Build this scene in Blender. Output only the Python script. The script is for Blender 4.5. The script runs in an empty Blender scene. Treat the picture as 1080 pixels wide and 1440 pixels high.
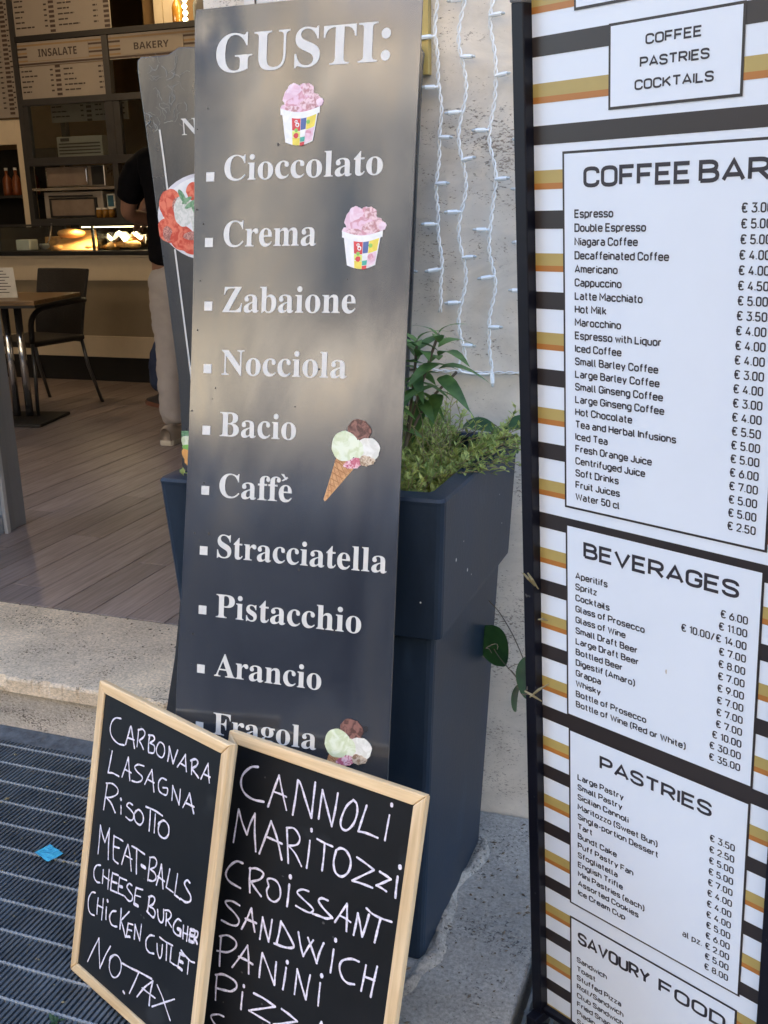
import bpy, math, random
from mathutils import Vector, Matrix
random.seed(7)
PI = math.pi
SC = bpy.context.scene
COL = SC.collection

# ------------------------------------------------------------------ camera, sky, sun, exposure
cam_d = bpy.data.cameras.new('camera')
cam_d.sensor_fit = 'VERTICAL'; cam_d.sensor_height = 24.0; cam_d.sensor_width = 18.0
cam_d.lens = 24.0 * 1450 / 1440
cam_d.clip_start = 0.05; cam_d.clip_end = 400
cam = bpy.data.objects.new('camera', cam_d); COL.objects.link(cam)
cam.matrix_world = Matrix(((0.937621, -0.080133, 0.338297, 0), (0.347016, 0.274839, -0.896685, 0), (-0.021124, 0.958145, 0.285502, 1.35), (0, 0, 0, 1)))
SC.camera = cam

SUN_EL, SUN_AZ = math.radians(42), math.radians(8)      # the sun stands behind the shop: the pavement is in its shade
world = bpy.data.worlds.new('World'); SC.world = world; world.use_nodes = True
wn = world.node_tree.nodes; wl = world.node_tree.links
sky = wn.new('ShaderNodeTexSky'); sky.sky_type = 'NISHITA'; sky.sun_disc = False
sky.sun_elevation = SUN_EL; sky.sun_rotation = SUN_AZ; sky.air_density = 1.0; sky.dust_density = 2.0
wl.new(sky.outputs[0], wn['Background'].inputs[0]); wn['Background'].inputs[1].default_value = 0.15
sun_d = bpy.data.lights.new('sun', 'SUN'); sun_d.energy = 4.2; sun_d.angle = math.radians(0.5); sun_d.color = (1, .95, .87)
sun = bpy.data.objects.new('sun', sun_d); COL.objects.link(sun)
sd = Vector((math.sin(SUN_AZ) * math.cos(SUN_EL), math.cos(SUN_AZ) * math.cos(SUN_EL), math.sin(SUN_EL)))
sun.rotation_euler = sd.to_track_quat('Z', 'Y').to_euler(); sun.location = (0, 0, 30)
SC.view_settings.view_transform = 'Standard'; SC.view_settings.look = 'None'
SC.view_settings.gamma = 1; SC.view_settings.use_curve_mapping = False
SC.view_settings.exposure = 2.78
SC.render.engine = 'CYCLES'
SC.cycles.max_bounces = 8

# ------------------------------------------------------------------ materials
def nodes(name):
    m = bpy.data.materials.new(name); m.use_nodes = True
    nt = m.node_tree
    return m, nt.nodes, nt.links, nt.nodes['Principled BSDF']

def ramp(n, stops):
    r = n.new('ShaderNodeValToRGB'); e = r.color_ramp.elements
    e[0].position, e[0].color = stops[0][0], (*stops[0][1], 1)
    e[1].position, e[1].color = stops[-1][0], (*stops[-1][1], 1)
    for p, c in stops[1:-1]:
        k = e.new(p); k.color = (*c, 1)
    return r

def mat(name, col, rough=.6, metal=0, var=.12, scale=8, bump=0, bscale=60, coat=0, stretch=None, emit=None, spec=None, detail=6, wear=0, wearcol=(.5, .5, .48), wscale=20, obj=True):
    """plain surface with noise in colour, roughness and relief; wear = share covered by small specks"""
    m, n, l, b = nodes(name)
    tc = n.new('ShaderNodeTexCoord'); mp = n.new('ShaderNodeMapping'); l.new(tc.outputs['Object'], mp.inputs[0])
    if stretch: mp.inputs['Scale'].default_value = stretch
    no = n.new('ShaderNodeTexNoise'); no.inputs['Scale'].default_value = scale; no.inputs['Detail'].default_value = detail; no.inputs['Roughness'].default_value = .65
    l.new(mp.outputs[0], no.inputs['Vector'])
    lo = tuple(max(0, c * (1 - var)) for c in col); hi = tuple(min(1, c * (1 + var)) for c in col)
    r = ramp(n, [(.3, lo), (.7, hi)]); l.new(no.outputs['Fac'], r.inputs[0])
    out = r.outputs[0]
    if wear:
        n2 = n.new('ShaderNodeTexNoise'); n2.inputs['Scale'].default_value = wscale; n2.inputs['Detail'].default_value = 4
        l.new(mp.outputs[0], n2.inputs['Vector'])
        w = ramp(n, [(.5 + .25 * (1 - wear), (0, 0, 0)), (.56 + .25 * (1 - wear), (1, 1, 1))]); l.new(n2.outputs['Fac'], w.inputs[0])
        mx = n.new('ShaderNodeMixRGB'); mx.inputs[2].default_value = (*wearcol, 1)
        l.new(w.outputs[0], mx.inputs[0]); l.new(out, mx.inputs[1]); out = mx.outputs[0]
    l.new(out, b.inputs['Base Color'])
    mr = n.new('ShaderNodeMapRange'); mr.inputs[3].default_value = max(.02, rough - .08); mr.inputs[4].default_value = min(1, rough + .08)
    l.new(no.outputs['Fac'], mr.inputs[0]); l.new(mr.outputs[0], b.inputs['Roughness'])
    b.inputs['Metallic'].default_value = metal
    if coat: b.inputs['Coat Weight'].default_value = coat
    if spec is not None: b.inputs['Specular IOR Level'].default_value = spec
    if bump:
        nb = n.new('ShaderNodeTexNoise'); nb.inputs['Scale'].default_value = bscale; nb.inputs['Detail'].default_value = 5
        l.new(mp.outputs[0], nb.inputs['Vector'])
        bp = n.new('ShaderNodeBump'); bp.inputs['Strength'].default_value = bump; bp.inputs['Distance'].default_value = .01
        l.new(nb.outputs['Fac'], bp.inputs['Height']); l.new(bp.outputs[0], b.inputs['Normal'])
    if emit:
        b.inputs['Emission Color'].default_value = (*emit[0], 1); b.inputs['Emission Strength'].default_value = emit[1]
    return m

def travertine(name, col, pit=(.16, .13, .10), dirt=(.3, .29, .27), dirtamt=.5, pits=1.0, fine=0):
    m, n, l, b = nodes(name)
    tc = n.new('ShaderNodeTexCoord'); geo = n.new('ShaderNodeNewGeometry')
    mp = n.new('ShaderNodeMapping'); mp.inputs['Scale'].default_value = (1, 1, 1.8); l.new(geo.outputs['Position'], mp.inputs[0])
    a = n.new('ShaderNodeTexNoise'); a.inputs['Scale'].default_value = 4; a.inputs['Detail'].default_value = 9; a.inputs['Roughness'].default_value = .7; a.inputs['Distortion'].default_value = .6
    l.new(mp.outputs[0], a.inputs['Vector'])
    r = ramp(n, [(.28, tuple(c * .72 for c in col)), (.5, col), (.72, tuple(min(1, c * 1.22) for c in col))]); l.new(a.outputs['Fac'], r.inputs[0])
    # large grey weathering
    g = n.new('ShaderNodeTexNoise'); g.inputs['Scale'].default_value = 1.7; g.inputs['Detail'].default_value = 5; l.new(geo.outputs['Position'], g.inputs['Vector'])
    gr = ramp(n, [(.42, (0, 0, 0)), (.68, (dirtamt,) * 3)]); l.new(g.outputs['Fac'], gr.inputs[0])
    mx = n.new('ShaderNodeMixRGB'); mx.inputs[2].default_value = (*dirt, 1); l.new(gr.outputs[0], mx.inputs[0]); l.new(r.outputs[0], mx.inputs[1])
    # pits: small elongated voids, clustered
    mp2 = n.new('ShaderNodeMapping'); mp2.inputs['Scale'].default_value = (1, 1, 2.2); mp2.inputs['Rotation'].default_value = (0, .5, 0); l.new(geo.outputs['Position'], mp2.inputs[0])
    v = n.new('ShaderNodeTexNoise'); v.inputs['Scale'].default_value = 150; v.inputs['Detail'].default_value = 5; v.inputs['Roughness'].default_value = .62; v.inputs['Distortion'].default_value = .4; l.new(mp2.outputs[0], v.inputs['Vector'])
    c2 = n.new('ShaderNodeTexNoise'); c2.inputs['Scale'].default_value = 7; c2.inputs['Detail'].default_value = 4; l.new(mp.outputs[0], c2.inputs['Vector'])
    ad = n.new('ShaderNodeMath'); ad.operation = 'MULTIPLY_ADD'; ad.inputs[1].default_value = .5; l.new(c2.outputs['Fac'], ad.inputs[0]); l.new(v.outputs['Fac'], ad.inputs[2])
    pr = ramp(n, [(.865, (0, 0, 0)), (.93, (pits,) * 3)]); l.new(ad.outputs[0], pr.inputs[0])
    mx2 = n.new('ShaderNodeMixRGB'); mx2.inputs[2].default_value = (*pit, 1); l.new(pr.outputs[0], mx2.inputs[0]); l.new(mx.outputs[0], mx2.inputs[1])
    colout = mx2.outputs[0]
    if fine:      # gritty worn surface
        f1 = n.new('ShaderNodeTexNoise'); f1.inputs['Scale'].default_value = 130; f1.inputs['Detail'].default_value = 6; f1.inputs['Roughness'].default_value = .75; l.new(mp.outputs[0], f1.inputs['Vector'])
        fr = ramp(n, [(.35, (.55, .55, .55)), (.62, (1.25, 1.25, 1.25))]); l.new(f1.outputs['Fac'], fr.inputs[0])
        mm = n.new('ShaderNodeMixRGB'); mm.blend_type = 'MULTIPLY'; mm.inputs[0].default_value = .8; l.new(colout, mm.inputs[1]); l.new(fr.outputs[0], mm.inputs[2]); colout = mm.outputs[0]
    l.new(colout, b.inputs['Base Color']); b.inputs['Roughness'].default_value = .72
    su = n.new('ShaderNodeMath'); su.operation = 'MULTIPLY_ADD'; su.inputs[1].default_value = -1.5; l.new(pr.outputs[0], su.inputs[0]); l.new(a.outputs['Fac'], su.inputs[2])
    bp = n.new('ShaderNodeBump'); bp.inputs['Strength'].default_value = .5; bp.inputs['Distance'].default_value = .004
    l.new(su.outputs[0], bp.inputs['Height']); l.new(bp.outputs[0], b.inputs['Normal'])
    return m

def wood(name, c1, c2, axis=2, rough=.55):
    m, n, l, b = nodes(name)
    tc = n.new('ShaderNodeTexCoord'); oi = n.new('ShaderNodeObjectInfo')
    mp = n.new('ShaderNodeMapping'); s = [28, 28, 28]; s[axis] = 1.6; mp.inputs['Scale'].default_value = s
    l.new(tc.outputs['Object'], mp.inputs[0]); l.new(oi.outputs['Random'], mp.inputs['Location'])
    no = n.new('ShaderNodeTexNoise'); no.inputs['Scale'].default_value = 3; no.inputs['Detail'].default_value = 5; no.inputs['Distortion'].default_value = .5
    l.new(mp.outputs[0], no.inputs['Vector'])
    r = ramp(n, [(.3, c1), (.62, c2), (.8, tuple(min(1, c * 1.15) for c in c2))]); l.new(no.outputs['Fac'], r.inputs[0])
    hs = n.new('ShaderNodeHueSaturation'); mr = n.new('ShaderNodeMapRange'); mr.inputs[3].default_value = .85; mr.inputs[4].default_value = 1.12
    l.new(oi.outputs['Random'], mr.inputs[0]); l.new(mr.outputs[0], hs.inputs['Value']); l.new(r.outputs[0], hs.inputs['Color'])
    l.new(hs.outputs[0], b.inputs['Base Color']); b.inputs['Roughness'].default_value = rough
    bp = n.new('ShaderNodeBump'); bp.inputs['Strength'].default_value = .15; bp.inputs['Distance'].default_value = .002
    l.new(no.outputs['Fac'], bp.inputs['Height']); l.new(bp.outputs[0], b.inputs['Normal'])
    return m

def brushed(name, col, rough=.3, metal=.85, smear=.5):
    """thin sheet with a worn glossy laminate: fine grain, wavy relief, dust patches"""
    m, n, l, b = nodes(name)
    tc = n.new('ShaderNodeTexCoord'); mp = n.new('ShaderNodeMapping'); mp.inputs['Scale'].default_value = (1, 1, .35); l.new(tc.outputs['Object'], mp.inputs[0])
    no = n.new('ShaderNodeTexNoise'); no.inputs['Scale'].default_value = 700; no.inputs['Detail'].default_value = 3; l.new(mp.outputs[0], no.inputs['Vector'])
    big = n.new('ShaderNodeTexNoise'); big.inputs['Scale'].default_value = 7; big.inputs['Detail'].default_value = 6; big.inputs['Roughness'].default_value = .6; l.new(mp.outputs[0], big.inputs['Vector'])
    r = ramp(n, [(.3, tuple(c * .93 for c in col)), (.7, tuple(c * 1.07 for c in col))]); l.new(no.outputs['Fac'], r.inputs[0])
    d1 = n.new('ShaderNodeTexNoise'); d1.inputs['Scale'].default_value = 4.5; d1.inputs['Detail'].default_value = 8; d1.inputs['Roughness'].default_value = .62; d1.inputs['Distortion'].default_value = .8; l.new(mp.outputs[0], d1.inputs['Vector'])
    dr = ramp(n, [(.34, (.48, .50, .56)), (.5, (.95, .94, .92)), (.68, (1.3, 1.15, .95))]); l.new(d1.outputs['Fac'], dr.inputs[0])
    dm = n.new('ShaderNodeMixRGB'); dm.blend_type = 'MULTIPLY'; dm.inputs[0].default_value = .85; l.new(r.outputs[0], dm.inputs[1]); l.new(dr.outputs[0], dm.inputs[2])
    l.new(dm.outputs[0], b.inputs['Base Color']); b.inputs['Metallic'].default_value = metal
    mr = n.new('ShaderNodeMapRange'); mr.inputs[1].default_value = .3; mr.inputs[2].default_value = .7; mr.inputs[3].default_value = rough - .04; mr.inputs[4].default_value = rough + .08
    l.new(big.outputs['Fac'], mr.inputs[0]); l.new(mr.outputs[0], b.inputs['Roughness']); b.inputs['Specular IOR Level'].default_value = .6
    mpw = n.new('ShaderNodeMapping'); mpw.inputs['Scale'].default_value = (1, 1, .45); l.new(tc.outputs['Object'], mpw.inputs[0])
    wv = n.new('ShaderNodeTexNoise'); wv.inputs['Scale'].default_value = 5; wv.inputs['Detail'].default_value = 1; l.new(mpw.outputs[0], wv.inputs['Vector'])
    bp = n.new('ShaderNodeBump'); bp.inputs['Strength'].default_value = smear; bp.inputs['Distance'].default_value = .012; l.new(wv.outputs['Fac'], bp.inputs['Height'])
    bp2 = n.new('ShaderNodeBump'); bp2.inputs['Strength'].default_value = .08; bp2.inputs['Distance'].default_value = .0003; l.new(no.outputs['Fac'], bp2.inputs['Height']); l.new(bp.outputs[0], bp2.inputs['Normal'])
    l.new(bp2.outputs[0], b.inputs['Normal'])
    return m

def leafmat(name, c1, c2, rough=.45, trans=.25):
    m, n, l, b = nodes(name)
    oi = n.new('ShaderNodeObjectInfo'); geo = n.new('ShaderNodeNewGeometry'); no = n.new('ShaderNodeTexNoise'); no.inputs['Scale'].default_value = 35
    l.new(geo.outputs['Position'], no.inputs['Vector'])
    ad = n.new('ShaderNodeMath'); ad.operation = 'MULTIPLY_ADD'; ad.inputs[1].default_value = .35; l.new(oi.outputs['Random'], ad.inputs[0]); l.new(no.outputs['Fac'], ad.inputs[2])
    r = ramp(n, [(.35, c1), (.8, c2)]); l.new(ad.outputs[0], r.inputs[0]); l.new(r.outputs[0], b.inputs['Base Color']); b.inputs['Roughness'].default_value = rough
    tr = n.new('ShaderNodeBsdfTranslucent'); l.new(r.outputs[0], tr.inputs[0]); mx = n.new('ShaderNodeMixShader'); mx.inputs[0].default_value = trans
    l.new(b.outputs[0], mx.inputs[1]); l.new(tr.outputs[0], mx.inputs[2]); l.new(mx.outputs[0], n['Material Output'].inputs[0])
    return m

def glassmat(name, tint=(.9, .95, .95), rough=.02, alpha=.85):
    m, n, l, b = nodes(name)
    t = n.new('ShaderNodeBsdfTransparent'); t.inputs[0].default_value = (*tint, 1)
    g = n.new('ShaderNodeBsdfGlossy'); g.inputs['Roughness'].default_value = rough
    fr = n.new('ShaderNodeFresnel'); fr.inputs[0].default_value = 1.5
    mx = n.new('ShaderNodeMixShader'); l.new(fr.outputs[0], mx.inputs[0]); l.new(t.outputs[0], mx.inputs[1]); l.new(g.outputs[0], mx.inputs[2])
    l.new(mx.outputs[0], n['Material Output'].inputs[0]); return m

M = {}
M['trav_wall'] = travertine('travertine_wall', (.72, .665, .58), pit=(.24, .20, .16), dirt=(.42, .42, .40), dirtamt=.35, pits=.9)
M['trav_step'] = travertine('travertine_step', (.74, .60, .42), pit=(.16, .12, .08), dirt=(.48, .40, .31), dirtamt=.6, fine=1)
M['trav_riser'] = travertine('travertine_riser', (.56, .50, .42), pit=(.1, .08, .06), dirt=(.2, .19, .17), dirtamt=.8, fine=1)
M['concrete'] = travertine('concrete', (.36, .35, .32), pit=(.09, .085, .08), dirt=(.17, .17, .16), dirtamt=.9, fine=1)
M['mortar'] = travertine('mortar', (.38, .36, .32), pit=(.06, .055, .05), dirt=(.16, .155, .14), dirtamt=.8, fine=1)
M['plank'] = wood('plank', (.175, .142, .13), (.28, .23, .215), 1, .45)
M['joint'] = mat('joint', (.05, .042, .038), .8)
M['steel'] = mat('galvanised_steel', (.13, .155, .18), .45, .5, var=.35, scale=9, bump=.1)
M['steel_bright'] = mat('worn_steel_rod', (.42, .46, .50), .4, .4, var=.1)
M['pit'] = mat('drain_pit', (.02, .021, .022), .9)
M['asphalt'] = mat('asphalt', (.06, .06, .062), .85, var=.3, scale=20, bump=.4, bscale=200)
M['planter'] = mat('planter_plastic', (.014, .025, .044), .45, var=.4, scale=6, bump=.06, bscale=220, wear=.42, wearcol=(.022, .037, .062), wscale=9, stretch=(1, 1, .35), detail=9, spec=.28)
M['soil'] = mat('soil', (.04, .03, .02), .95, bump=1, bscale=60)
M['sheet'] = brushed('sign_sheet', (.142, .160, .195), .13, .74, .42)
M['sheet2'] = brushed('second_sheet', (.115, .125, .14), .26, .75, .35)
M['letter'] = mat('white_vinyl', (.66, .65, .62), .5, var=.05, scale=30)
M['ledge_dark'] = mat('black_edge', (.012, .013, .018), .35, var=.2)
M['paper_white'] = mat('menu_print_white', (.72, .79, .89), .38, var=.025, scale=3)
M['stripe_dark'] = mat('menu_print_brown', (.028, .022, .022), .4, var=.08)
M['stripe_gold'] = mat('menu_print_gold', (.42, .32, .105), .4, var=.06)
M['stripe_orange'] = mat('menu_print_orange', (.42, .165, .035), .4, var=.06)
M['ink'] = mat('menu_print_ink', (.028, .025, .034), .5, var=.05)
M['bar_black'] = mat('black_metal_bar', (.004, .004, .009), .45, 0, spec=.3, var=.3, wear=.1, wearcol=(.1, .1, .1), wscale=50)
M['slate'] = mat('chalkboard_black', (.008, .009, .011), .5, spec=.22, var=.35, scale=5, wear=.38, wearcol=(.021, .023, .026), wscale=6)
M['pine_x'] = wood('pine_along', (.60, .40, .20), (.84, .62, .36), 0, .5)
M['pine_z'] = wood('pine_up', (.60, .40, .20), (.84, .63, .38), 2, .5)
M['chalk'] = mat('chalk_marker', (.74, .69, .77), .7, var=.3, scale=220, detail=4)
M['alum'] = mat('aluminium', (.34, .38, .42), .38, .6, var=.1, stretch=(1, 1, .1), scale=12)
M['rubber'] = mat('rubber_seal', (.02, .02, .02), .7)
M['glass'] = glassmat('glass')
M['glass_dark'] = glassmat('glass_tinted', (.45, .47, .45))
M['cable'] = mat('white_cable', (.80, .82, .82), .35, var=.05)
M['bulb'] = mat('bulb_sleeve', (.74, .78, .80), .25, var=.05)
M['bulb_tip'] = mat('bulb_tip', (.45, .48, .48), .15, var=.1)
M['leaf_dark'] = leafmat('leaf_dark', (.04, .10, .03), (.14, .27, .08))
M['leaf_vine'] = leafmat('leaf_vine', (.015, .05, .02), (.035, .10, .03), .35)
M['leaf_small'] = leafmat('leaf_small', (.08, .17, .03), (.50, .56, .18), .55, .35)
M['leaf_dry'] = leafmat('leaf_dry', (.20, .17, .08), (.36, .30, .17), .7)
M['twig'] = mat('twig', (.13, .10, .07), .8)
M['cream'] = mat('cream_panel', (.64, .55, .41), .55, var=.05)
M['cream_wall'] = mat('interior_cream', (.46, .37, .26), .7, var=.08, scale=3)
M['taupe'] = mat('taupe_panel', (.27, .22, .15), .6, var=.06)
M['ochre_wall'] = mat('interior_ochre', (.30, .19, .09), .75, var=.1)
M['black'] = mat('matt_black', (.008, .008, .009), .6)
M['rack'] = mat('dark_frame', (.045, .045, .048), .45, .3)
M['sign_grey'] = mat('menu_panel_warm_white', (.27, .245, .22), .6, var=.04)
M['ink_int'] = mat('interior_ink', (.03, .02, .018), .6)
M['brown_stripe'] = mat('interior_brown_stripe', (.05, .03, .025), .6)
M['tan_stripe'] = mat('interior_tan_stripe', (.25, .17, .09), .6)
M['inox'] = mat('stainless', (.45, .43, .40), .28, .85, var=.15, stretch=(.2, 1, 1))
M['screen'] = mat('oven_window', (.25, .20, .17), .2, .3, var=.2)
M['foodboard'] = wood('beech_board', (.42, .20, .06), (.62, .33, .11), 0)
M['bread'] = mat('bread', (.55, .27, .08), .7, var=.4, scale=30, bump=.4)
M['cloth_white'] = mat('napkin', (.75, .73, .68), .8)
M['wicker'] = mat('wicker', (.014, .011, .010), .55, var=.5, scale=60, bump=.6, bscale=140)
M['chrome'] = mat('chrome', (.6, .6, .6), .12, .95, var=.1)
M['tube'] = mat('chair_tube', (.11, .115, .125), .3, .7)
M['table_wood'] = wood('table_wood', (.10, .055, .02), (.22, .13, .05), 0, .35)
M['tee'] = mat('black_cotton', (.004, .004, .006), .9, bump=.2, bscale=25, spec=.1)
M['trousers'] = mat('grey_trousers', (.34, .32, .32), .8, var=.12, scale=6, bump=.25, bscale=14)
M['jeans'] = mat('blue_jeans', (.02, .035, .09), .8, bump=.2)
M['skin'] = mat('skin', (.22, .115, .075), .5, var=.08)
M['hair'] = mat('hair', (.02, .013, .01), .6, bump=.4)
M['shoe'] = mat('beige_sneaker', (.36, .31, .26), .6)
M['sole'] = mat('pale_sole', (.50, .47, .40), .6)
M['shoe_dark'] = mat('dark_shoe', (.03, .03, .035), .5)
M['litter_blue'] = mat('blue_paper', (.06, .42, .62), .5, var=.2, scale=40)
M['weed'] = leafmat('weed_leaf', (.02, .06, .03), (.05, .10, .04))
M['stucco'] = mat('opposite_stucco', (.55, .43, .27), .9, var=.12, scale=1.5)
M['stucco2'] = mat('opposite_stucco_pale', (.58, .47, .33), .9, var=.12, scale=1.5)
M['shutter'] = mat('shutter', (.035, .04, .04), .8)
M['shopdark'] = mat('opposite_shop_front', (.03, .04, .06), .5)
M['orange'] = mat('orange_juice', (.16, .04, .01), .3, var=.3, scale=40)
M['amber'] = mat('amber_glass', (.25, .12, .02), .15, var=.3)
M['blue_tin'] = mat('blue_tin', (.04, .13, .2), .4)
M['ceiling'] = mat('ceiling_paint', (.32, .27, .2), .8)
# prints of food: flat colour on the signs
def flat(name, c, var=.1, scale=60, rough=.45, c2=None):
    m, n, l, b = nodes(name)
    tc = n.new('ShaderNodeTexCoord'); no = n.new('ShaderNodeTexNoise'); no.inputs['Scale'].default_value = scale; no.inputs['Detail'].default_value = 4; no.inputs['Distortion'].default_value = 1.2
    l.new(tc.outputs['Object'], no.inputs['Vector'])
    c2 = c2 or tuple(min(1, x * (1 + var)) for x in c)
    r = ramp(n, [(.42, c), (.58, c2)]); l.new(no.outputs['Fac'], r.inputs[0]); l.new(r.outputs[0], b.inputs['Base Color']); b.inputs['Roughness'].default_value = rough
    return m
F = dict(
    pink=flat('print_pink', (.78, .55, .66), c2=(.62, .30, .36), scale=75),
    pinkpale=flat('print_pale_pink', (.84, .68, .76), c2=(.74, .50, .60), scale=45),
    berry=flat('print_berry', (.50, .25, .27), c2=(.80, .60, .64), scale=130),
    white=flat('print_white', (.84, .84, .84), c2=(.78, .79, .80)),
    red=flat('print_red', (.60, .06, .07)), blue=flat('print_blue', (.08, .13, .32)), yellow=flat('print_yellow', (.75, .62, .10)),
    lime=flat('print_lime', (.68, .75, .20)), lgreen=flat('print_green', (.25, .52, .12)), teal=flat('print_teal', (.06, .38, .30)),
    mint=flat('print_mint', (.78, .84, .68), c2=(.62, .70, .46), scale=55), cream=flat('print_cream', (.85, .85, .80), c2=(.70, .70, .64), scale=55),
    choc=flat('print_chocolate', (.10, .045, .04), c2=(.27, .13, .11), scale=110), cone=flat('print_wafer', (.55, .28, .13), c2=(.66, .38, .19), scale=140),
    conegrid=flat('print_wafer_dark', (.38, .17, .07)), rasp=flat('print_raspberry', (.55, .13, .2), c2=(.85, .6, .66), scale=160), nut=flat('print_nut', (.30, .19, .12), c2=(.66, .55, .42), scale=160),
    plate=flat('print_plate', (.70, .70, .74), c2=(.60, .58, .62), scale=20), tomato=flat('print_tomato', (.60, .07, .04), c2=(.78, .20, .12), scale=60),
    tomatoin=flat('print_tomato_inside', (.62, .30, .25), c2=(.30, .12, .10), scale=200), mozz=flat('print_mozzarella', (.78, .77, .72), c2=(.60, .62, .56), scale=90),
    basil=flat('print_basil', (.10, .26, .13), c2=(.25, .42, .25), scale=90), orange=flat('print_carrot', (.75, .38, .12)),
)

# ------------------------------------------------------------------ mesh helpers
class MB:
    def __init__(s): s.v = []; s.f = []; s.m = []; s.mats = []; s.smooth = False
    def mi(s, m):
        if m is None: return 0
        if m not in s.mats: s.mats.append(m)
        return s.mats.index(m)
    def add(s, vs, fs, m=None):
        o = len(s.v); k = s.mi(m); s.v += [tuple(v) for v in vs]; s.f += [tuple(i + o for i in f) for f in fs]; s.m += [k] * len(fs)
    def box(s, c, d, rot=None, m=None):
        x, y, z = d[0] / 2, d[1] / 2, d[2] / 2
        vs = [Vector((a, b, e)) for a in (-x, x) for b in (-y, y) for e in (-z, z)]
        if rot is not None: vs = [rot @ v for v in vs]
        vs = [v + Vector(c) for v in vs]
        s.add(vs, [(0, 1, 3, 2), (4, 6, 7, 5), (0, 4, 5, 1), (2, 3, 7, 6), (0, 2, 6, 4), (1, 5, 7, 3)], m)
        return s
    def b2(s, a, b, m=None):
        return s.box([(a[i] + b[i]) / 2 for i in range(3)], [abs(b[i] - a[i]) for i in range(3)], None, m)
    def tube(s, pts, r, n=8, cap=True, m=None):
        pts = [Vector(p) for p in pts]; rs = r if isinstance(r, (list, tuple)) else [r] * len(pts)
        vs = []; fs = []; up = None
        for i, p in enumerate(pts):
            t = (pts[min(i + 1, len(pts) - 1)] - pts[max(i - 1, 0)]).normalized()
            if up is None: up = t.orthogonal().normalized()
            up = (up - t * up.dot(t)); up = up.normalized() if up.length > 1e-6 else t.orthogonal().normalized()
            b = t.cross(up)
            for k in range(n):
                a = 2 * PI * k / n; vs.append(p + (up * math.cos(a) + b * math.sin(a)) * rs[i])
        for i in range(len(pts) - 1):
            for k in range(n): fs.append((i * n + k, i * n + (k + 1) % n, (i + 1) * n + (k + 1) % n, (i + 1) * n + k))
        if cap: fs.append(tuple(reversed(range(n)))); fs.append(tuple((len(pts) - 1) * n + k for k in range(n)))
        s.add(vs, fs, m); return s
    def lathe(s, prof, c=(0, 0, 0), n=24, m=None, sx=1, sy=1):
        vs = []; fs = []
        for (r, z) in prof:
            for k in range(n):
                a = 2 * PI * k / n; vs.append((c[0] + r * sx * math.cos(a), c[1] + r * sy * math.sin(a), c[2] + z))
        for i in range(len(prof) - 1):
            for k in range(n): fs.append((i * n + k, i * n + (k + 1) % n, (i + 1) * n + (k + 1) % n, (i + 1) * n + k))
        s.add(vs, fs, m); return s
    def poly(s, pts, y=0, m=None):
        """flat polygon in the local x,z plane facing -y"""
        s.add([(p[0], y, p[1]) for p in pts], [tuple(range(len(pts)))], m); return s
    def prism(s, pts, y0, y1, m=None):
        """outline in x,z extruded along y"""
        n = len(pts); vs = [(p[0], y0, p[1]) for p in pts] + [(p[0], y1, p[1]) for p in pts]
        fs = [tuple(range(n)), tuple(reversed(range(n, 2 * n)))] + [((i + 1) % n, i, n + i, n + (i + 1) % n) for i in range(n)]
        s.add(vs, fs, m); return s
    def mesh(s, name, mat=None):
        me = bpy.data.meshes.new(name); me.from_pydata(s.v, [], s.f)
        if mat is not None: me.materials.append(mat)
        else:
            for x in s.mats: me.materials.append(x)
            me.polygons.foreach_set('material_index', s.m)
        if s.smooth: me.polygons.foreach_set('use_smooth', [True] * len(me.polygons))
        me.update(); return me

def link(name, me, parent=None, loc=None, rot=None, label=None, kind=None):
    o = bpy.data.objects.new(name, me); COL.objects.link(o)
    if parent: o.parent = parent
    if loc is not None: o.location = loc
    if rot is not None: o.rotation_euler = rot
    if label: o['label'] = label
    if kind: o['kind'] = kind
    return o
def obj(name, mb, mat=None, parent=None, bevel=0, label=None, kind=None, seg=2, loc=None, rot=None):
    o = link(name, mb.mesh(name, mat), parent, loc, rot, label, kind)
    if bevel:
        b = o.modifiers.new('edge', 'BEVEL'); b.width = bevel; b.segments = seg; b.limit_method = 'ANGLE'; b.angle_limit = math.radians(35)
    return o
def thing(name, label, cat, loc=(0, 0, 0), rz=0, group=None, matrix=None):
    o = bpy.data.objects.new(name, None); COL.objects.link(o); o.empty_display_size = .05
    if matrix is not None: o.matrix_world = matrix
    else: o.location = loc; o.rotation_euler = (0, 0, rz)
    o['label'] = label; o['category'] = cat
    if group: o['group'] = group
    return o
def tag(o, label, cat, group=None):
    o['label'] = label; o['category'] = cat
    if group: o['group'] = group
    return o
def struct(name, mb, mat, parent=None, bevel=0, seg=2):
    o = obj(name, mb, mat, parent, bevel, seg=seg)
    if parent is None: o['kind'] = 'structure'
    return o
def board_matrix(O, yaw, lean, roll):
    y, l, r = map(math.radians, (yaw, lean, roll))
    ux = Vector((math.cos(y), math.sin(y), 0)); n = Vector((-math.sin(y), math.cos(y), 0))
    up = Vector((0, 0, 1)) * math.cos(l) + n * math.sin(l)
    u2 = ux * math.cos(r) + up * math.sin(r); p2 = -ux * math.sin(r) + up * math.cos(r); n2 = p2.cross(u2) * -1
    n2 = p2.cross(u2) if False else u2.cross(p2) * -1
    return Matrix(((u2.x, n2.x, p2.x, O[0]), (u2.y, n2.y, p2.y, O[1]), (u2.z, n2.z, p2.z, O[2]), (0, 0, 0, 1)))

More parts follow.
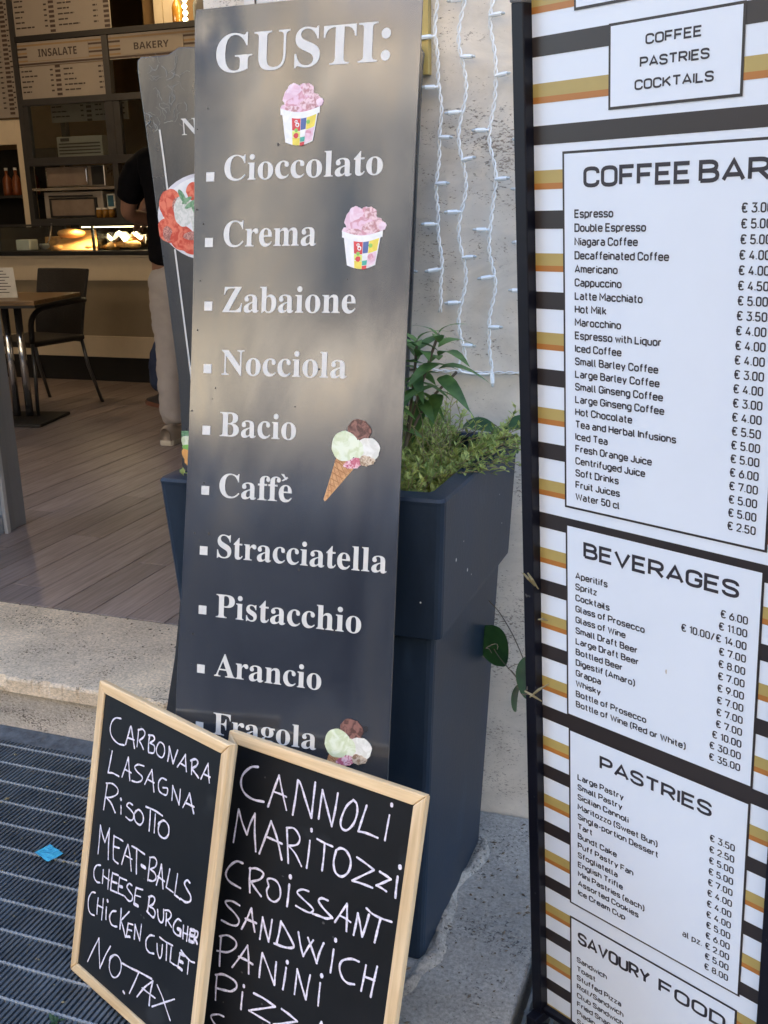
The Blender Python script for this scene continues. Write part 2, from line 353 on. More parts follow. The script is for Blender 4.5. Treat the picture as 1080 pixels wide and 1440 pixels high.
# ------------------------------------------------------------------ lettering
_fcache = {}
def font_mesh(txt):
    if txt in _fcache: return _fcache[txt]
    c = bpy.data.curves.new('lettering', 'FONT'); c.body = txt; c.resolution_u = 4
    o = bpy.data.objects.new('lettering', c); COL.objects.link(o)
    dg = bpy.context.evaluated_depsgraph_get(); me = bpy.data.meshes.new_from_object(o.evaluated_get(dg))
    vs = [(v.co.x, v.co.y) for v in me.vertices]; fs = [tuple(p.vertices) for p in me.polygons]
    bpy.data.objects.remove(o); bpy.data.meshes.remove(me); bpy.data.curves.remove(c)
    _fcache[txt] = (vs, fs); return _fcache[txt]
def serif(t): return ''.join(chr(0x1D400 + ord(c) - 65) if 'A' <= c <= 'Z' else chr(0x1D41A + ord(c) - 97) if 'a' <= c <= 'z' else c for c in t)
def heavy(t): return ''.join(chr(0x1D5D4 + ord(c) - 65) if 'A' <= c <= 'Z' else chr(0x1D5EE + ord(c) - 97) if 'a' <= c <= 'z' else c for c in t)
def put_font(mb, txt, x0, x1, z, cap, y, m, conv, skew=0):
    """word from x0 to x1 on baseline z with capital height cap, in the x,z plane"""
    vs, fs = font_mesh(conv(txt)); ref = font_mesh(conv('I'))[0]
    ch = max(v[1] for v in ref) - min(v[1] for v in ref)
    a = min(v[0] for v in vs); b = max(v[0] for v in vs)
    sx = (x1 - x0) / (b - a); sz = cap / ch
    mb.add([(x0 + (v[0] - a) * sx, y, z + v[1] * sz + skew * ((v[0] - a) / (b - a))) for v in vs], fs, m)

GL = {'A': "0,0 .31,1 .62,0;.11,.27 .51,.27", 'B': "0,0 0,1 .5,1r .5,.53r 0,.53;.2,.53 .54,.53r .54,0r 0,0", 'C': ".54,.7 .54,1r 0,1r 0,0r .54,0r .54,.3",
 'D': "0,.5 0,1 .54,1r .54,0r 0,0 0,.5", 'E': ".5,1 0,1 0,0 .5,0;0,.52 .44,.52", 'F': ".5,1 0,1 0,0;0,.5 .44,.5", 'G': ".54,.7 .54,1r 0,1r 0,0r .54,0r .54,.46 .3,.46",
 'H': "0,0 0,1;.54,0 .54,1;0,.5 .54,.5", 'I': "0,0 0,1", 'J': ".4,1 .4,0r 0,0r 0,.25", 'K': "0,0 0,1;.52,1 0,.38;.18,.6 .55,0", 'L': "0,1 0,0 .48,0", 'M': "0,0 0,1 .35,.35 .7,1 .7,0",
 'N': "0,0 0,1 .54,0 .54,1", 'O': "0,.5 0,1r .54,1r .54,0r 0,0r 0,.5", 'P': "0,0 0,1 .54,1r .54,.44r 0,.44", 'Q': "0,.5 0,1r .54,1r .54,0r 0,0r 0,.5;.35,.2 .6,-.05",
 'R': "0,0 0,1 .54,1r .54,.46r 0,.46;.28,.46 .56,0", 'S': ".52,.76 .52,1r 0,1r 0,.54r .53,.48r .53,0r 0,0r 0,.26", 'T': "0,1 .56,1;.28,1 .28,0", 'U': "0,1 0,0r .54,0r .54,1",
 'V': "0,1 .3,0 .6,1", 'W': "0,1 .2,0 .42,.9 .64,0 .84,1", 'Y': "0,1 .29,.45 .58,1;.29,.45 .29,0", 'Z': "0,1 .52,1 0,0 .52,0",
 'a': ".04,.7 .44,.7r .44,0;.44,.4 0,.4r 0,0r .44,0", 'b': "0,1 0,0;0,.7 .46,.7r .46,0r 0,0", 'c': ".44,.5 .44,.7r 0,.7r 0,0r .44,0r .44,.2", 'd': ".46,1 .46,0;.46,.7 0,.7r 0,0r .46,0",
 'e': ".44,.14 .44,0r 0,0r 0,.7r .46,.7r .46,.36 0,.36", 'f': ".32,1 .12,1r .12,0;0,.7 .3,.7", 'g': ".46,.7 .46,-.27r .02,-.27;.46,.7 0,.7r 0,0r .46,0", 'h': "0,1 0,0;0,.7 .44,.7r .44,0",
 'i': "0,0 0,.7;0,.88 0,1", 'k': "0,1 0,0;.4,.7 0,.26;.14,.4 .43,0", 'l': "0,1 0,0r .14,0", 'm': "0,0 0,.7 .34,.7r .34,0;.34,.7 .68,.7r .68,0", 'n': "0,0 0,.7 .44,.7r .44,0",
 'o': "0,.35 0,.7r .46,.7r .46,0r 0,0r 0,.35", 'p': "0,-.27 0,.7;0,.7 .46,.7r .46,0r 0,0", 'q': ".46,-.27 .46,.7 0,.7r 0,0r .46,0", 'r': "0,0 0,.7;0,.52 0,.7r .28,.7",
 's': ".4,.56 .4,.7r 0,.7r 0,.37r .42,.34r .42,0r 0,0r 0,.14", 't': ".12,1 .12,0r .3,0;0,.7 .28,.7", 'u': "0,.7 0,0r .44,0;.44,.7 .44,0", 'v': "0,.7 .22,0 .44,.7", 'w': "0,.7 .16,0 .32,.6 .48,0 .64,.7",
 'y': "0,.7 .23,0;.46,.7 .14,-.27", 'z': "0,.7 .4,.7 0,0 .4,0", '0': "0,.5 0,1r .46,1r .46,0r 0,0r 0,.5", '1': "0,.8 .2,1 .2,0", '2': "0,.75 0,1r .46,1r .46,.6 0,0 .48,0",
 '3': "0,1 .46,1 .2,.6 .48,.6r .48,0r 0,0r 0,.2", '4': ".3,1 0,.25 .5,.25;.36,.5 .36,0", '5': ".44,1 .04,1 0,.55 .46,.6r .46,0r 0,0r 0,.2", '6': ".34,1 .02,.45;0,.28 0,.58r .48,.58r .48,0r 0,0r 0,.3",
 '7': "0,.85 0,1 .48,1 .18,0", '8': "0,.27 0,.54r .48,.54r .48,0r 0,0r 0,.27;.03,.77 .03,1r .45,1r .45,.54r .03,.54r .03,.77", '9': ".14,0 .46,.55;.48,.72 .48,1r 0,1r 0,.42r .48,.42r .48,.7",
 '€': ".6,.85 .54,1r .14,1r .14,0r .54,0r .6,.15;0,.6 .44,.6;0,.4 .44,.4", '.': "0,0 0,.1", '/': "0,-.05 .36,1.05", '(': ".16,1.12 0,.8 0,.1 .16,-.2", ')': "0,1.12 .16,.8 .16,.1 0,-.2", '-': "0,.4 .26,.4"}
def path_round(spec):
    toks = spec.split(); P = []
    for t in toks:
        r = t.endswith('r'); x, y = t.rstrip('r').split(','); P.append((Vector((float(x), float(y))), r))
    out = []
    for i, (p, r) in enumerate(P):
        if r and 0 < i < len(P) - 1:
            a = P[i - 1][0]; b = P[i + 1][0]; la = (a - p).length; lb = (b - p).length
            ra = min(.25, la * (.5 if P[i - 1][1] else .95)); rb = min(.25, lb * (.5 if P[i + 1][1] else .95)); rr = min(ra, rb)
            q0 = p + (a - p).normalized() * rr; q1 = p + (b - p).normalized() * rr
            for k in range(5):
                t = k / 4; out.append(q0 * (1 - t) ** 2 + p * 2 * t * (1 - t) + q1 * t * t)
        else: out.append(p)
    return out
GLYPH = {k: [path_round(s) for s in v.split(';')] for k, v in GL.items()}
def ribbon(mb, pts, w, y, m, caps=False, wv=None):
    """flat stroke in x,z; pts are 2D vectors"""
    q = [pts[0]]
    for p in pts[1:]:
        if (p - q[-1]).length > 1e-7: q.append(p)
    if len(q) < 2: return
    vs = []
    for i, p in enumerate(q):
        d0 = (q[i] - q[i - 1]).normalized() if i else None; d1 = (q[i + 1] - q[i]).normalized() if i < len(q) - 1 else None
        if d0 is None: d0 = d1
        if d1 is None: d1 = d0
        t = d0 + d1
        if t.length < .3: t = d0
        t.normalize(); nrm = Vector((-t.y, t.x)); k = min(1.6, 1 / max(.4, abs(nrm.dot(Vector((-d0.y, d0.x))))))
        ww = w * k / 2 * (wv[i] if wv and i < len(wv) else 1)
        vs.append((p.x + nrm.x * ww, y, p.y + nrm.y * ww)); vs.append((p.x - nrm.x * ww, y, p.y - nrm.y * ww))
    mb.add(vs, [(2 * i, 2 * i + 1, 2 * i + 3, 2 * i + 2) for i in range(len(q) - 1)], m)
    if caps:
        for e in (q[0], q[-1]):
            y -= 3e-6; mb.add([(e.x + w * .52 * math.cos(a * PI / 4), y, e.y + w * .52 * math.sin(a * PI / 4)) for a in range(8)], [tuple(range(8))], m)
def adv(ch):
    if ch == ' ': return .3
    return max(p.x for s in GLYPH[ch] for p in s) + .24
def put_din(mb, txt, x0, z, cap, y, m, x1=None, sx=.82, weight=.15, right=None, gap=.24):
    """monoline grotesque lettering; give x1 to fit the width, right to align on the right"""
    dg_ = gap - .24; tot = sum(adv(c) + dg_ for c in txt) - gap
    if x1 is not None: sx = (x1 - x0) / (tot * cap)
    if right is not None: x0 = right - tot * cap * sx
    x = x0; k = 0; w = cap * weight
    for c in txt:
        if c != ' ':
            for s in GLYPH[c]:
                k += 1
                ribbon(mb, [Vector((x + p.x * cap * sx, z + w / 2 + p.y * (cap - w))) for p in s], w, y - (k % 7) * 1.2e-5, m)
        x += (adv(c) + dg_) * cap * sx
def catmull(P, n=5):
    if len(P) < 3: return P
    out = []
    Q = [P[0] * 2 - P[1]] + P + [P[-1] * 2 - P[-2]]
    for i in range(1, len(Q) - 2):
        a, b, c, d = Q[i - 1:i + 3]
        for k in range(n):
            t = k / n; out.append(.5 * ((2 * b) + (c - a) * t + (2 * a - 5 * b + 4 * c - d) * t * t + (3 * b - a - 3 * c + d) * t ** 3))
    out.append(P[-1]); return out
def blob(cx, cz, rx, rz, n=28, rough=0, rot=0, seed=0):
    rnd = random.Random(seed); ph = [rnd.uniform(0, 6.28) for _ in range(4)]
    out = []
    for k in range(n):
        a = 2 * PI * k / n; f = 1 + rough * (math.sin(3 * a + ph[0]) * .5 + math.sin(7 * a + ph[1]) * .35 + math.sin(11 * a + ph[2]) * .25)
        x = rx * f * math.cos(a); z = rz * f * math.sin(a); out.append((cx + x * math.cos(rot) - z * math.sin(rot), cz + x * math.sin(rot) + z * math.cos(rot)))
    return out

# ------------------------------------------------------------------ ground and street
WY = 2.03                                   # face of the shop wall
ZF = .155                                   # shop floor height
g = MB().b2((-60, -9.0, -.32), (60, 0.2, -.004)); g.b2((-60, .2, -.32), (-6, 2.6, -.004)); g.b2((1.5, .2, -.32), (60, 1.9, -.004)); struct('street', g, M['asphalt'])
g = MB().b2((-150, -150, -.6), (150, 150, -.33)); struct('ground', g, M['asphalt'])
# concrete slab in front of the wall, with a bulging mortar fillet along the planter
g = MB()
nx, ny = 70, 180; x0, x1, y0, y1 = -.9, -.325, .2, 2.03
from mathutils import noise
vs = []; fs = []
for j in range(ny + 1):
    for i in range(nx + 1):
        x = x0 + (x1 - x0) * i / nx; y = y0 + (y1 - y0) * j / ny
        z = .0025 * noise.noise(Vector((x * 9, y * 9, 0))) + .0018 * noise.noise(Vector((x * 40, y * 40, 2)))
        if i == nx: z -= .004
        vs.append((x, y, z))
for j in range(ny):
    for i in range(nx): a = j * (nx + 1) + i; fs.append((a, a + 1, a + nx + 2, a + nx + 1))
g.add(vs, fs); g.add([(x1, y0, 0), (x1, y1, 0), (x1, y1, -.3), (x1, y0, -.3)], [(0, 1, 2, 3)]); g.smooth = True
struct('concrete_slab', g, M['concrete'])
g = MB(); vs = []; fs = []; n = 120
for j in range(n + 1):
    y = 1.40 + (1.93 - 1.40) * j / n; cx = -.512 + .012 * math.sin(y * 21) + .012 * noise.noise(Vector((0, y * 14, 5)))
    e = min(1, j / 14, (n - j) / 10)
    w = (.017 + .009 * noise.noise(Vector((3, y * 18, 1)))) * (.35 + .65 * e) ; h = (.009 + .006 * noise.noise(Vector((9, y * 30, 1)))) * e
    for k in range(9):
        t = k / 8; vs.append((cx - w + 2 * w * t, y, max(-.002, h * math.sin(PI * t) + .004 * e * noise.noise(Vector((t * 6, y * 60, 2))))))
for j in range(n):
    for k in range(8): a = j * 9 + k; fs.append((a, a + 1, a + 10, a + 9))
g.add(vs, fs); g.smooth = True
o = obj('mortar_fillet', g, M['mortar']); tag(o, 'lumpy strip of mortar along the foot of the dark planter', 'mortar'); 

# steel grating over the drain pit: bars (too fine to pick apart) and bright cross rods
g = MB().b2((-6, .2, -.30), (-.9, 1.975, -.12)); struct('drain_pit', g, M['pit'])
def grating(xa, xb, ya, yb, label, rods):
    t = thing('steel_grating', label, 'grating', ((xa + xb) / 2, (ya + yb) / 2, 0), 0, 'steel gratings over the drain')
    cx, cy = (xa + xb) / 2, (ya + yb) / 2
    b = MB(); n = int((xb - xa) / .0112)
    for i in range(n + 1):
        x = xa + .003 + i * .0112 - cx
        b.b2((x - .0030, ya - cy, -.030), (x + .0030, yb - cy, -.002))
    obj('bearing_bars', b, M['steel'], t, kind='stuff')
    me = None
    for y in rods:
        if not ya < y < yb: continue
        if me is None:
            r = MB(); nn = int((xb - xa) / .0112)
            for i in range(nn):      # the rod shows polished between the bars
                x = xa + .003 + i * .0112 - cx
                r.b2((x + .0018, -.0013, -.006), (x + .0094, .0013, .0010))
            r.b2((xa - cx, -.0017, -.008), (xb - cx, .0017, -.0006)); me = r.mesh('cross_rod', M['steel_bright'])
        link('cross_rod', me, t, (0, y - cy, 0))
    for s in (-1, 1):
        f = MB(); f.b2((s * ((xb - xa) / 2 - .0015) - .0015, ya - cy, -.032), (s * ((xb - xa) / 2 - .0015) + .0015, yb - cy, .0006))
        obj('edge_band', f, M['steel'], t)
rods = [1.934 - .0750 * i for i in range(24)]
grating(-1.905, -.905, .21, 1.955, 'steel grating under the left chalkboard and the blue scrap of paper', rods)
grating(-2.905, -1.910, .21, 1.955, 'steel grating at the left edge of the picture, below the stone step', rods)
grating(-3.905, -2.910, .21, 1.955, 'steel grating farthest left in front of the shop entrance', rods)
g = MB().b2((-6, 1.957, -.3), (-.9, 2.0255, -.003)); struct('grating_frame', g, mat('frame_dark', (.10, .11, .12), .7, .2, var=.5, scale=30, bump=.4))
# channel drain to the right of the slab
g = MB().b2((-.322, .2, -.3), (1.5, 2.0, -.16)); struct('channel_pit', g, M['pit'])
t = thing('channel_grate', 'narrow dark channel grate beside the concrete slab, under the striped menu board', 'grate', (-.26, 1.2, 0))
b = MB()
for x in (-.045, .0, .045, .09): b.b2((x - .003, -.95, -.03), (x + .003, .75, -.003))
obj('rail', b, M['steel'], t)
me = MB().b2((-.050, -.003, -.015), (.095, .003, -.004)).mesh('cross_bar', M['steel'])
for i in range(28): link('cross_bar', me, t, (0, -.9 + i * .058, 0))
g = MB().b2((-.16, .2, -.3), (1.5, 2.0, -.006)); struct('pavement', g, M['concrete'])

# ------------------------------------------------------------------ step and shop floor
st = link('entrance_step', None); st['kind'] = 'structure'
def rough_slab(a, b, nx, ny, amp, seed):
    """slab with a chipped front edge"""
    m = MB(); vs = []; fs = []
    prof = [(1, 0), (.5, 0), (.05, 0), (.018, 0), (.006, -.0025), (0, -.008), (0, -.03), (0, None)]
    H = b[2] - a[2]
    for i in range(nx + 1):
        x = a[0] + (b[0] - a[0]) * i / nx
        chip = max(0, noise.noise(Vector((x * 13, seed, 0))) * 1.4 + noise.noise(Vector((x * 60, seed, 4))) * .6 - .15) * amp
        for (fy, dz) in prof:
            y = a[1] + (b[1] - a[1]) * fy; z = b[2] + (dz if dz is not None else -H)
            if fy < .03: y += chip * (1 if fy < .01 else .5) if dz is not None and dz > -.02 else chip * .2; 
            if dz is not None and -.01 < dz and fy < .01: z -= chip * .8
            y += .0012 * noise.noise(Vector((x * 30, z * 60, seed)))
            vs.append((x, y, max(z, a[2])))
    k = len(prof)
    for i in range(nx):
        for j in range(k - 1): p = i * k + j; fs.append((p, p + 1, p + k + 1, p + k))
    m.add(vs, fs); return m
obj('step_slab', rough_slab((-3.2, 2.012, .112), (-1.136, 2.462, ZF), 520, 8, .030, 3), M['trav_step'], st)
obj('step_slab', rough_slab((-6, 2.012, .112), (-3.203, 2.462, ZF), 120, 8, .012, 5), M['trav_step'], st)
obj('riser_stone', MB().b2((-3.6, 2.027, -.3), (-2.002, 2.06, .110)), M['trav_riser'], st, .003)
obj('riser_stone', MB().b2((-1.998, 2.0285, -.3), (-1.136, 2.06, .110)), M['trav_riser'], st, .003)
obj('riser_stone', MB().b2((-6, 2.027, -.3), (-3.604, 2.06, .110)), M['trav_riser'], st, .003)

fl = link('shop_floor', None); fl['kind'] = 'structure'
obj('floor_bed', MB().b2((-7, 2.466, -.3), (-1.0, 8.4, ZF - .0035)), M['joint'], fl)
pl_mesh = {}
L = 1.2; W = .1365
def plank_mesh(ln):
    k = round(ln, 3)
    if k not in pl_mesh:
        w = W - .0026; z0, z1 = -.012, 0; c = .0012
        v = []
        for (zz, d) in ((z0, 0), (z1 - c, 0), (z1, c)):
            v += [(-w / 2 + d, -ln / 2 + d, zz), (w / 2 - d, -ln / 2 + d, zz), (w / 2 - d, ln / 2 - d, zz), (-w / 2 + d, ln / 2 - d, zz)]
        f = [(8, 9, 10, 11)] + [(r * 4 + i, r * 4 + (i + 1) % 4, r * 4 + 4 + (i + 1) % 4, r * 4 + 4 + i) for r in (0, 1) for i in range(4)]
        m = MB(); m.add(v, f); pl_mesh[k] = m.mesh('plank', M['plank'])
    return pl_mesh[k]
i = 0; x = -1.921 - W / 2 + W * 6; cnt = 0
col_i = 0
while x > -6.2:
    off = [.0, .62, .25, .88, .45][col_i % 5]; y = 2.470 - off * L
    while y < 6.42:
        a = max(y, 2.4705); b = min(y + L - .0026, 6.42)
        if b - a > .06 and x < -1.1:
            link('plank', plank_mesh(b - a), fl, (x, (a + b) / 2, ZF + .0006 * random.uniform(-1, 1))); cnt += 1
        y += L
    x -= W; col_i += 1

# ------------------------------------------------------------------ the shop building
sh = link('shop_building', None); sh['kind'] = 'structure'
bw = MB()
bw.b2((-1.12, 2.062, -.3), (14, 2.45, 12)); obj('wall', bw, mat('render_warm', (.50, .42, .32), .9), sh)
obj('wall', MB().b2((-14, 2.062, 2.75), (-1.121, 2.45, 12)), bpy.data.materials['render_warm'], sh)
obj('wall', MB().b2((-14, 2.062, -.3), (-5.4, 2.45, 2.749)), bpy.data.materials['render_warm'], sh)
obj('roof', MB().b2((-14, 2.062, 12.001), (14, 10, 12.3)), bpy.data.materials['render_warm'], sh)
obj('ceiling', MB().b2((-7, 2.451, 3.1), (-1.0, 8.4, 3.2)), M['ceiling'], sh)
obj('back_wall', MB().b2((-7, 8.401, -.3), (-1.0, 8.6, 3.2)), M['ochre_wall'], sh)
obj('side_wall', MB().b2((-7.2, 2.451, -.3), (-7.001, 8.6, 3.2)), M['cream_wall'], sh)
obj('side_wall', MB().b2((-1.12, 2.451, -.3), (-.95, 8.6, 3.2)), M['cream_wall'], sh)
# travertine cladding of the wall: single slabs
cl = link('stone_cladding', None); cl['kind'] = 'structure'
for (xa, xb) in ((-1.134, .30), (.304, 1.8), (1.804, 3.3), (3.304, 5)):
    zs = [-.02, 1.018, 2.05, 3.08, 4.1, 5.1, 6.2]
    for za, zb in zip(zs, zs[1:]):
        obj('stone_slab', MB().b2((xa, WY + random.uniform(-.0008, .0008) + (.006 if za < .5 else 0), za + .0022), (xb - .003, 2.061, zb - .0022)), M['trav_wall'], cl, .0018, seg=1)
for za, zb in zip([ZF, 1.018, 2.05], [1.018, 2.05, 3.0]):
    obj('jamb_slab', MB().b2((-1.134, 2.0635, za + .002), (-1.1205, 2.45, zb - .002)), M['cream'], cl, .001, seg=1)

# opposite side of the street, in the sun; it is what the glossy signs mirror
def facade(x0, x1, h, wallm, label, y=-9.0, ws=None):
    t = thing('town_house', label, 'building', ((x0 + x1) / 2, y - 4, 0)); cx = (x0 + x1) / 2
    obj('wall', MB().b2((x0 - cx, -4, 3.0), (x1 - cx, 4, h)), wallm, t)
    obj('shop_front', MB().b2((x0 - cx + .01, -4, -.3), (x1 - cx - .01, 3.8, 2.999)), M['shopdark'], t)
    obj('cornice', MB().b2((x0 - cx - .05, 4.0, h - .5), (x1 - cx + .05, 4.35, h - .1)), wallm, t)
    n = int((x1 - x0) / 2.3); fm = MB().b2((-.98, -.05, -1.35), (.98, .06, 1.35)).mesh('window', M['shutter']); sm = MB().b2((-1.05, 0, -.12), (1.05, .16, 0)).mesh('sill', wallm)
    for r in range(1 if h < 10 else 2):
        for i in range(n):
            xx = x0 - cx + (i + .5) * (x1 - x0) / n
            w = link('window', fm, t, (xx, 4.0, 6.1 + 3.0 * r)); link('sill', sm, w, (0, .02, -1.32))
facade(-17, -6.2, 10.5, M['stucco'], 'ochre town house across the street behind the camera, leftmost')
facade(-6.1, 3.5, 9.2, M['stucco2'], 'pale town house across the street, facing the shop')
facade(3.6, 15, 11, M['stucco'], 'ochre town house across the street behind the camera, rightmost')

# ------------------------------------------------------------------ aluminium door leaf at the left edge
t = thing('door_leaf', 'open aluminium framed glass door leaf at the left of the entrance', 'door', (-2.77, 2.8, ZF))
b = MB().b2((-.03, .335, .0), (.03, .40, 2.45)); obj('stile', b, M['alum'], t, .003)
b = MB().b2((-.032, .283, .0), (.036, .331, 2.45)); obj('stile', b, M['alum'], t, .003)
b = MB().b2((-.012, .3312, .001), (.026, .3348, 2.45)); obj('seal', b, M['rubber'], t)
b = MB().b2((.0362, .262, .0), (.052, .282, 2.45)); obj('edge_trim', b, mat('alum_highlight', (.6, .63, .66), .3, .4), t, .002)  # pale bar paints the bright highlight line along the stile edge
b = MB().b2((-.02, -.75, .0), (.034, .261, .075)); obj('bottom_rail', b, M['alum'], t, .002)
b = MB().b2((-.004, -.75, .0755), (.004, .261, 2.4)); obj('pane', b, M['glass_dark'], t)
b = MB().b2((-.03, -.82, 0), (.03, -.751, 2.45)); obj('stile', b, M['alum'], t, .003)

# ------------------------------------------------------------------ inside: counter with display case
ct = thing('serving_counter', 'long cream and taupe serving counter with glass display on top', 'counter', (-4.0, 6.6, ZF))
X0, X1 = -2.8, 2.4
def CB(a, b): return MB().b2((a[0], a[1], a[2] - ZF), (b[0], b[1], b[2] - ZF))
obj('plinth', CB((X0, -.26, ZF), (X1, .3, .335)), M['black'], ct)
obj('body', CB((X0, -.285, .3352), (X1, .4, 1.035)), M['taupe'], ct)
obj('lower_band', CB((X0, -.302, .336), (X1, -.286, .487)), M['cream'], ct, .003)
obj('upper_band', CB((X0, -.302, .878), (X1, -.286, 1.034)), M['cream'], ct, .003)
for k in range(4): obj('panel_stile', CB((-.725 - 1.05 * k + 1.0 - .0, -.302, .4875), (-.64 - 1.05 * k + 1.0, -.286, .8775)), M['cream'], ct, .002)
obj('moulding', CB((X0, -.315, 1.036), (X1, .4, 1.052)), M['cream'], ct, .003)
obj('worktop', CB((X0, -.33, 1.053), (X1, .4, 1.082)), M['black'], ct, .004)
dc = thing('display_case', 'low glass display case with food on the serving counter', 'display case', (-4.0, 6.6, 1.083))
obj('front_glass', MB().b2((X0, -.30, 0), (X1, -.292, .165)), M['glass'], dc)
obj('top_glass', MB().b2((X0, -.30, .166), (X1, .3, .174)), M['glass'], dc)
obj('top_rail', MB().b2((X0, -.306, .1745), (X1, -.285, .186)), M['rack'], dc)
me = MB().b2((-.012, -.298, 0), (-.002, .28, .165)).mesh('divider', M['glass'])
for k in range(5): link('divider', me, dc, (X0 + .6 + k * .84 + .05, 0.003, 0))
me = MB().b2((-.008, -.292, 0), (.008, -.276, .165)).mesh('post', M['rack'])
for k in range(5): link('post', me, dc, (X0 + .6 + k * .84, 0, 0))
lampm = mat('case_lamp_tube', (.9, .8, .6), .5, emit=((1, .74, .42), 2.2))
obj('lamp_strip', MB().b2((-.62, -.27, .157), (.0, -.255, .163)), lampm, dc)
for xx, e in ((-.62, 6), (-.33, 8)):
    ld = bpy.data.lights.new('case_lamp', 'AREA'); ld.energy = e * .09; ld.color = (1, .74, .42); ld.size = .3; ld.shape = 'RECTANGLE'; ld.size_y = .05
    lo = bpy.data.objects.new('case_lamp', ld); COL.objects.link(lo); lo.parent = dc; lo.location = (xx + .02, -.2, .149)
# food in the case
def on_case(name, label, cat, mb, m, x, y=6.5, z=1.084, bev=0, rz=0, group=None):
    o = obj(name, mb, m, None, bev, loc=(x, y, z), rot=(0, 0, rz)); tag(o, label, cat, group); return o
on_case('cutting_board', 'light wooden serving board in the lit display case', 'board', MB().box((0, 0, .055), (.42, .30, .018), Matrix.Rotation(math.radians(26), 3, 'X')), M['foodboard'], -4.72, 6.5, 1.09, .003)
lf = MB().lathe([(0, -.5), (.3, -.42), (.46, -.2), (.5, 0), (.46, .2), (.3, .42), (0, .5)], n=16); lf.smooth = True
lf.v = [(v[2] * .22, v[0] * .09, v[1] * .07) for v in lf.v]
on_case('bread_loaf', 'golden loaf lying on the wooden board in the display case', 'bread', lf, M['bread'], -4.80, 6.45, 1.20, rz=.2)
random.seed(3)
def crumpled(w, d, h, seed, n=9):
    m = MB(); vs = []; fs = []
    for j in range(n + 1):
        for i in range(n + 1):
            vs.append(((i / n - .5) * w, (j / n - .5) * d, h * (.5 + .8 * noise.noise(Vector((i * .6, j * .6, seed)))) + h * .9 * abs(math.sin(i * .9 + seed)) * .5))
    for j in range(n):
        for i in range(n): a = j * (n + 1) + i; fs.append((a, a + 1, a + n + 2, a + n + 1))
    m.add(vs, fs); return m
on_case('paper_napkin', 'crumpled white paper lining beside the pastries in the display case', 'paper', crumpled(.26, .3, .09, 2), M['cloth_white'], -4.36, 6.5, 1.095, rz=.5)
for k, (dx, dy, dz, rz) in enumerate([(-4.33, 6.40, 1.125, .4), (-4.26, 6.44, 1.15, 1.1), (-4.22, 6.36, 1.12, .0), (-4.40, 6.38, 1.112, 2.0)]):
    m_ = MB(); prof = [(0, -.5), (.33, -.4), (.5, -.1), (.5, .1), (.33, .4), (0, .5)]; m_.lathe(prof, n=12); m_.v = [(v[2] * .13, v[0] * .06 + .02 * math.cos(v[2] * 5), v[1] * .055) for v in m_.v]; m_.smooth = True
    on_case('pastry', ['curved golden pastry in front of the white paper', 'pastry propped on top of the others in the display case', 'rightmost pastry in the display case', 'leftmost of the pastries on the white paper'][k], 'pastry', m_, M['bread'], dx, dy, dz, rz=rz, group='pastries in the display case')
ld = MB(); ld.tube([(0, 0, 0), (.03, 0, .05), (.055, 0, .13), (.06, 0, .15)], .005); ld.lathe([(0, -.03), (.03, -.02), (.04, 0), (.035, .012)], (-.02, 0, .0), 14)
on_case('ladle', 'steel ladle leaning in the display case left of the board', 'ladle', ld, M['inox'], -5.0, 6.42, 1.12)
tb = MB().b2((-.06, -.05, 0), (.06, .05, .075)); on_case('food_tub', 'small frosted tub at the left of the display case', 'tub', tb, M['cloth_white'], -5.20, 6.45, 1.085, .006)
tb = MB().b2((-.07, -.06, 0), (.07, .06, .09)); on_case('food_tub', 'brown tub behind the ladle in the display case', 'tub', tb, M['bread'], -5.04, 6.60, 1.085, .006)

t_xs = [(-4.62, 6.42), (-4.57, 6.50), (-4.52, 6.41), (-4.88, 6.38), (-4.46, 6.47)]
for k, (x, y) in enumerate(t_xs):
    m_ = MB().lathe([(0, 0), (.032, 0), (.042, .012), (.045, .022), (.036, .034), (0, .038)], n=14); m_.smooth = True
    on_case('bread_roll', ['small round roll at the foot of the serving board', 'round roll leaning against the serving board', 'round roll in the middle of the lit display case', 'round roll left of the serving board', 'round roll beside the white paper'][k], 'roll', m_, M['bread'], x, y, 1.0845, group='round rolls in the display case')
# ------------------------------------------------------------------ rack with menu panels behind the counter
YR = 6.9
rk = thing('display_rack', 'tall dark metal rack holding menu panels and appliances behind the counter', 'rack', (-4.7, YR, ZF))
def RB(x0, z0, x1, z1, y0=0, y1=.04, pp=rk): return MB().b2((x0 + 4.7, y0, z0 - ZF), (x1 + 4.7, y1, z1 - ZF))
obj('post', RB(-5.502, ZF, -5.458, 2.95, 0, .05), M['rack'], rk); obj('post', RB(-5.502, ZF, -5.458, 2.2, .5, .55), M['rack'], rk)
obj('post', RB(-4.705, ZF, -4.655, 2.59, -.002, .05), M['rack'], rk); obj('post', RB(-3.90, ZF, -3.85, 2.95, 0, .05), M['rack'], rk)
obj('rail', RB(-5.457, 2.566, -3.60, 2.604, -.012, .055), M['black'], rk)
obj('rail', RB(-5.457, 2.122, -3.60, 2.168, -.010, .055), M['rack'], rk)
obj('rail', RB(-5.457, 1.690, -3.60, 1.748, -.010, .055), M['rack'], rk)
obj('rail', RB(-5.457, 1.262, -3.60, 1.300, -.010, .055), M['rack'], rk)
obj('shelf', RB(-5.456, 1.508, -4.706, 1.527, .0, .45), M['inox'], rk); obj('shelf', RB(-5.456, 1.28, -3.7, 1.2985, .056, .5), M['rack'], rk)
obj('rack_back', RB(-5.457, 1.30, -4.706, 1.69, .50, .52), M['black'], rk)
for (xa, xb) in ((-5.43, -4.73), (-4.63, -3.92)): obj('pane', RB(xa, 1.75, xb, 2.12, .012, .018), M['glass'], rk)
